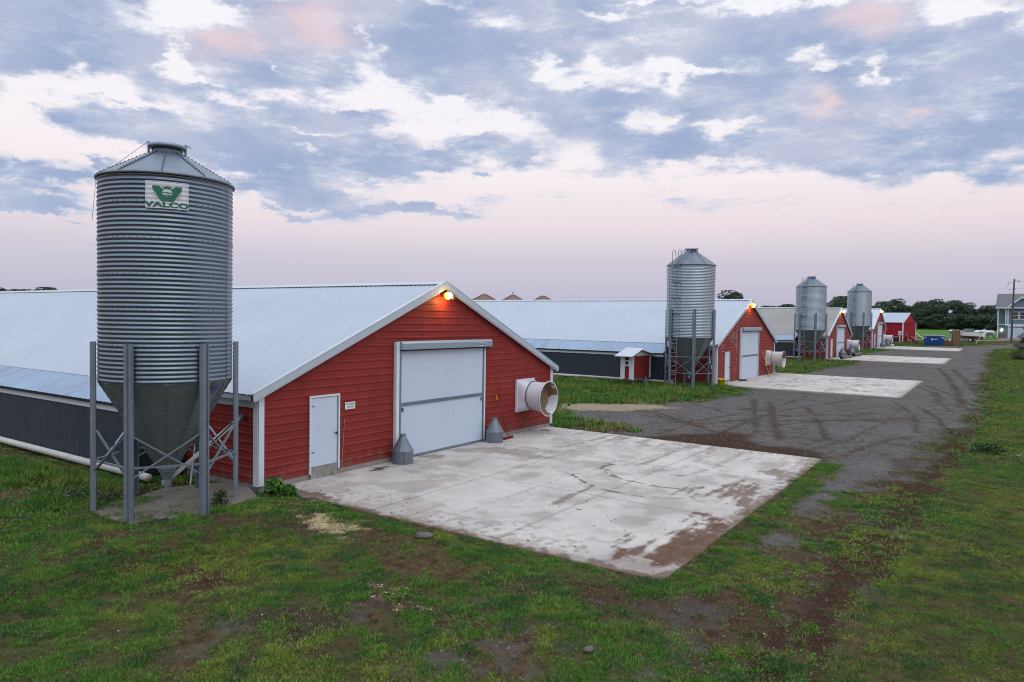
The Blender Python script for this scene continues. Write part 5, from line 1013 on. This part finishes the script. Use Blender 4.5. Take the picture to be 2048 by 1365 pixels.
for i, (px, py) in enumerate(((1520,614),(1531,612.5),(1543,613.5),(1553,611),(1562,612.5),(1572,609.5),(1582,612.5),(1592,611.5))): plant(i, px, py, 330, 'small distant tree in the line above the brownish grey roof', 'distant trees above the third barn', 1.3, 2.)
plant(1, 92, 575.5, 300, 'lone distant tree on the skyline over the near barn roof', 'trees on the left skyline', 1.0, .5)
for i, (px, py) in enumerate(((2,576),(12,578.5),(26,579.5),(34,580),(50,579.5))): plant(i+2, px, py, 320, 'small distant tree on the skyline at the left end of the near roof', 'trees on the left skyline', 1.1, .5)
# evergreen at the right edge
t_ = empty('evergreen_tree'); r = np.random.default_rng(5); n = 5200; zz = r.random(n)**1.2*6.2+.5; rad = (3.0*(1-zz/7.2)+.25)*(.35+.65*r.random(n)**.5)*(1+.25*np.sin(zz*5)); a = r.random(n)*2*PI
P = np.stack([rad*np.cos(a), rad*np.sin(a), zz-rad*.22], 1); t1 = np.stack([np.cos(a), np.sin(a), -.3+.5*r.random(n)], 1); t2 = np.stack([-np.sin(a), np.cos(a), r.normal(size=n)*.3], 1); s = .17
V_ = np.stack([P-t1*s, P+t2*s*.45, P+t1*s, P-t2*s*.45], 1).reshape(-1, 3); cc = (.55+.9*r.random(n))[:, None]*np.array([[.020,.042,.018]]); o = np_mesh('crown', V_, np.arange(4*n).reshape(n, 4), M['leaf'], {'tint': np.concatenate([np.repeat(cc, 4, 0), np.ones((4*n, 1))], 1)}, t_)
trunk(6.5, .16).build('trunk', M['bark'], t_); d = ray(2066, 660); d = d/np.linalg.norm(d[:2]); P = CAM+d*112; t_.location = (P[0], P[1], fz(P[0], P[1])-.2); t_.scale = (.85, .85, .85); tag(t_, 'dark evergreen reaching in from the right edge before the blue house', 'tree')

# ------------------------------------------------------------------ grass, weeds, stones, grit
def blades(P, h, w, tint, nb, spread, lean, name):
    n = len(P); k = n*nb; base = np.repeat(P, nb, 0); hh = np.repeat(h, nb)*(.55+.75*rng.random(k)); ww = np.repeat(w, nb); a = rng.random(k)*2*PI; off = np.repeat(spread, nb)*rng.random(k)**.5; b2 = rng.random(k)*2*PI
    base = base+np.stack([off*np.cos(b2), off*np.sin(b2), np.zeros(k)-.01], 1); l = lean*(.3+rng.random(k)); la = b2+rng.normal(size=k)*.8
    side_ = np.stack([np.cos(a), np.sin(a), np.zeros(k)], 1)*ww[:, None]/2; tip = base+np.stack([np.cos(la)*l*hh, np.sin(la)*l*hh, hh], 1)
    V = np.stack([base-side_, base+side_, tip], 1).reshape(-1, 3); c_ = np.repeat(tint, nb, 0)*(.35+1.3*rng.random(k)**1.3)[:, None]
    return V, np.concatenate([np.repeat(c_, 3, 0), np.ones((3*k, 1))], 1)
VV, CC = [], []
def scatter(x0, x1, y0, y1, dens, h, w, nb, spread, lean=.8, dmin=0, dmax=1e9, lo=.34):
    n = int((x1-x0)*(y1-y0)*dens); x = x0+(x1-x0)*rng.random(n); y = y0+(y1-y0)*rng.random(n)
    dd = np.hypot(x-CAM[0], y-CAM[1]); fx = (x-CAM[0])*AF[0]+(y-CAM[1])*AF[1]; rx = (x-CAM[0])*AR[0]+(y-CAM[1])*AR[1]
    k = (dd > dmin) & (dd < dmax) & (fx > 3) & (np.abs(rx) < fx*.80+1.5); x, y = x[k], y[k]
    k = ~on_pad(x, y, -.16+.30*fbm(x, y, 1.6, 3, 61.))
    for bx in (0., 38.14, 78.53, 115.6): k &= ~((x > bx-1.4) & (x < bx+16) & (y > 3.3)) & ~((x > bx-.05) & (x < bx+16) & (y > -.05))
    x, y = x[k], y[k]; m = masks(x, y); clump = fbm(x, y, 3.2, 3, 55.)
    k = rng.random(len(x)) < np.clip(m['grass']*sstep(lo-.12*m['lawn'], lo+.22-.12*m['lawn'], clump+.12*(m['n1']-.5))*1.25, 0, 1)*(1-m['field']); x, y = x[k], y[k]; m = {a: v[k] for a, v in m.items()}; clump = clump[k]
    z = gz(x, y); P = np.stack([x, y, z], 1); t = fbm(x, y, .7, 3, 91.)[:, None]; t2 = fbm(x, y, 2.6, 2, 15.)[:, None]; t = t+(rng.random(t.shape)-.5)*.25; t2 = t2+(rng.random(t.shape)-.5)*.2
    g1 = np.array([[.070,.195,.019]]); g2_ = np.array([[.170,.245,.030]]); g3 = np.array([[.038,.125,.024]]); g4 = np.array([[.21,.16,.07]])
    t = t+.10*m['lawn'][:, None]; col = g1*(1-sstep(.45, .7, t))+g2_*sstep(.45, .7, t); col = col*(1-sstep(.5, .7, t2))+g3*sstep(.5, .7, t2); dry = (rng.random(len(x)) < .10+.12*m['bare'])[:, None]; col = np.where(dry, g4, col)
    hh = h*(.6+.9*clump)*(1+3.2*m['tall'])*(1-.35*m['lawn']); ww = np.full(len(x), w)*(1+.3*m['tall'])
    V, c_ = blades(P, hh, ww, col, nb, np.full(len(x), spread), lean, 'grass'); VV.append(V); CC.append(c_)
scatter(-12, 14, -18, 16, 640, .044, .013, 7, .05, dmax=17)
scatter(-10, 24, -24, 18, 290, .054, .020, 7, .08, dmin=17, dmax=30)
scatter(-6, 50, -30, 24, 60, .085, .034, 6, .14, dmin=30, dmax=60)
scatter(30, 150, -34, 12, 10, .12, .075, 7, .30, dmin=60, dmax=165)
scatter(-12, 14, -18, 10, 700, .022, .018, 5, .07, 2.2, dmax=18, lo=.20)
scatter(-10, 24, -24, 14, 300, .028, .028, 5, .10, 2.0, dmin=18, dmax=32, lo=.20)
scatter(-6, 50, -30, 20, 90, .04, .045, 5, .15, 1.8, dmin=32, dmax=60, lo=.2)
def thatch(x0, x1, y0, y1, dens, h, w, nb, spread, dmin, dmax):
    n = int((x1-x0)*(y1-y0)*dens); x = x0+(x1-x0)*rng.random(n); y = y0+(y1-y0)*rng.random(n); dd = np.hypot(x-CAM[0], y-CAM[1]); fx = (x-CAM[0])*AF[0]+(y-CAM[1])*AF[1]; rx = (x-CAM[0])*AR[0]+(y-CAM[1])*AR[1]
    k = (dd > dmin) & (dd < dmax) & (fx > 3) & (np.abs(rx) < fx*.80+1.5) & ~on_pad(x, y, .0) & ~((x > -1.4) & (x < 16) & (y > -.05)); x, y = x[k], y[k]; m = masks(x, y)
    k = rng.random(len(x)) < np.clip(1-.9*m['gravel'], 0, 1)*np.clip(1-.6*m['mud'], 0, 1)*.8; x, y = x[k], y[k]; cols = np.array([(.085,.058,.036),(.15,.11,.06),(.045,.027,.017),(.10,.055,.033),(.11,.075,.042)])
    V, c_ = blades(np.stack([x, y, gz(x, y)], 1), np.full(len(x), h), np.full(len(x), w), cols[rng.integers(0, 5, len(x))], nb, np.full(len(x), spread), 3.0, 'grass'); VV.append(V); CC.append(c_)
thatch(-12, 14, -18, 8, 420, .018, .016, 4, .06, 0, 18); thatch(-10, 24, -24, 8, 170, .022, .024, 4, .09, 18, 32)
V = np.concatenate(VV); C_ = np.concatenate(CC); o = np_mesh('grass', V, np.arange(len(V)).reshape(-1, 3), M['blade'], {'tint': C_}); tag(o, 'short patchy green grass with bare soil between tufts', 'grass', None, 'stuff')
def weed(px, py, H, Rw, n, label, big=.06, hue=(.07,.17,.03), xyz=None):
    q = ong(px, py) if xyz is None else xyz; r = rng; a = r.random(n)*2*PI; z = H*r.random(n)**.8; q_ = Rw*r.random(n)**.6*(1-.45*z/H); P = np.stack([q_*np.cos(a), q_*np.sin(a), z], 1)
    t1 = r.normal(size=(n, 3)); t1 /= np.linalg.norm(t1, axis=1)[:, None]; t2 = np.cross(t1, r.normal(size=(n, 3))); t2 /= np.linalg.norm(t2, axis=1)[:, None]; s = big*(.6+.8*r.random(n))[:, None]
    V = np.stack([P-t1*s, P+t2*s*.5, P+t1*s, P-t2*s*.5], 1).reshape(-1, 3); c_ = (.5+r.random(n))[:, None]*np.array([hue]); w_ = empty('weed', (q[0], q[1], fz(q[0], q[1]))); tag(w_, label, 'weed', 'weeds along the barns')
    np_mesh('leaf_mass', V, np.arange(4*n).reshape(n, 4), M['leaf'], {'tint': np.concatenate([np.repeat(c_, 4, 0), np.ones((4*n, 1))], 1)}, w_)
    mb = MB()
    for i in range(7): t = random.random()*6.28; mb.tube([(0, 0, -.05), (Rw*.3*math.cos(t), Rw*.3*math.sin(t), H*.5), (Rw*.6*math.cos(t), Rw*.6*math.sin(t), H*.95)], [.012, .009, .004], 5)
    mb.build('stem', M['leaf_stem'], w_)
M['leaf_stem'] = mat('weed_stem', (.05,.08,.025), .7)
weed(548, 990, .42, .34, 420, 'leafy green weed at the foot of the white corner trim by the slab')
weed(575, 992, .28, .30, 260, 'low weed on the soil at the slab corner, right of the taller weed')
weed(440, 1012, .36, .24, 260, 'greyish weed tuft beside the front right silo leg', .05, (.07,.10,.05))
weed(212, 1000, .22, .45, 320, 'flat grey green weed patch left of the near silo legs', .04, (.07,.10,.055))
weed(150, 1000, .25, .5, 360, 'grey green weed patch at the left edge of the silo slab', .04, (.06,.10,.045))
weed(1218, 757, .95, .4, 220, 'tall broad leaved weed growing before the black curtain wall of the second barn', .13, (.045,.11,.03))
weed(1975, 905, .30, .7, 420, 'clump of dark weeds on the lawn beside the muddy rut', .06, (.035,.075,.025))
def stone(px, py, s, label, m=M['stone'], g='stones lying on the ground'):
    q = ong(px, py); mb = MB(); mb.sphere((0, 0, s*.2), (s, s*.75, s*.36), 10, 7); mb.v = [tuple(np.array(v)*(1+.22*(random.random()-.5))) for v in mb.v]; o = mb.build('stone', m); o.location = (q[0], q[1], float(gz(q[0], q[1]))+.02); o.rotation_euler.z = random.random()*6; tag(o, label, 'stone', g)
stone(324, 1041, .13, 'rounded grey stone on the silo slab between the front legs'); stone(301, 1034, .07, 'small grey stone left of the bigger one on the silo slab'); stone(424, 1003, .10, 'pale stone at the right front silo leg')
stone(848, 1078, .20, 'flat grey slab of stone lying in the grass beside the concrete edge'); stone(670, 1011, .12, 'dark lump of stone at the concrete edge above the straw'); stone(625, 1006, .11, 'dark lump of stone nearest the slab corner weed'); stone(1177, 1307, .10, 'dark bluish stone in the grass below the slab corner'); stone(2038, 916, .16, 'light grey stone on the right lawn')
# loose bits
def grit(name, label, x0, x1, y0, y1, n, s0, s1, cols, wfun, flat=.6, z_of=None):
    x = x0+(x1-x0)*rng.random(n); y = y0+(y1-y0)*rng.random(n); k = rng.random(n) < wfun(x, y); x, y = x[k], y[k]; n = len(x); z = z_of(x, y)
    s = (s0+(s1-s0)*rng.random(n)**3)[:, None]; P = np.stack([x, y, z], 1); tet = np.array([[1,0,0],[-.5,.87,0],[-.5,-.87,0],[0.1,0,flat*1.2]]); a = rng.random(n)*2*PI; ca, sa = np.cos(a), np.sin(a)
    Rm = np.stack([np.stack([ca, -sa, 0*a], 1), np.stack([sa, ca, 0*a], 1), np.stack([0*a, 0*a, 1+0*a], 1)], 1); tv = np.einsum('nij,kj->nki', Rm, tet*np.array([1, .75, 1]))*s[:, None]; tv *= (1+.5*(rng.random(tv.shape)-.5)); V = (P[:, None]+tv).reshape(-1, 3)
    b_ = np.arange(n)[:, None]*4; F = np.concatenate([b_+np.array([[0, 1, 3]]), b_+np.array([[1, 2, 3]]), b_+np.array([[2, 0, 3]])]); c_ = np.array(cols)[rng.integers(0, len(cols), n)]*(.6+.7*rng.random(n))[:, None]
    o = np_mesh(name, V, F, M['grit'], {'tint': np.concatenate([np.repeat(c_, 4, 0), np.ones((4*n, 1))], 1)}); tag(o, label, None, None, 'stuff')
def w_gr(x, y): m = masks(x, y); return (~on_pad(x, y))*np.clip(.06+m['gravel']*.9+.25*m['straw']+.12*m['bare'], 0, 1)*((x < 0) | (y < -.3) | (x > 15.6))
grit('gravel', 'loose grey and pale pebbles scattered over the drive and bare soil', -11, 30, -24, 6, 42000, .006, .028, [(.20,.19,.19),(.12,.11,.11),(.33,.31,.30),(.20,.14,.10)], w_gr, z_of=gz)
def w_st(x, y): m = masks(x, y); return m['straw']**.7*(x < 20)
grit('straw', 'pale yellow wood shavings strewn on the grass near the slab', -4, 8, -11, -2, 60000, .012, .035, [(.58,.47,.27),(.48,.37,.20),(.66,.56,.36)], w_st, .15, gz)
pz = lambda x, y: -.143+(y/11.46)*.047
def w_dirt(x, y): return np.clip(.05+.9*sstep(1.8, .1, x-.42+2*(fbm(x, y, .8, 3, 4.)-.5))*sstep(.45, .6, fbm(x, y, 2.5, 3, 8.))+.75*sstep(2.5, .1, 15.1-x)*sstep(-4, -11, y)*sstep(.45, .6, fbm(x, y, 1.2, 3, 2.))+.5*sstep(-9.3, -11.3, y)*sstep(.4, .6, fbm(x, y, 1.5, 3, 6.))+.12*sstep(.6, .7, fbm(x, y, .7, 3, 12.)), 0, 1)
grit('dirt_crumb', 'dark crumbs of soil scattered over the near concrete slab', .5, 15., -11.4, -.3, 6500, .004, .035, [(.045,.032,.025),(.07,.045,.03),(.03,.03,.03)], w_dirt, .5, pz)
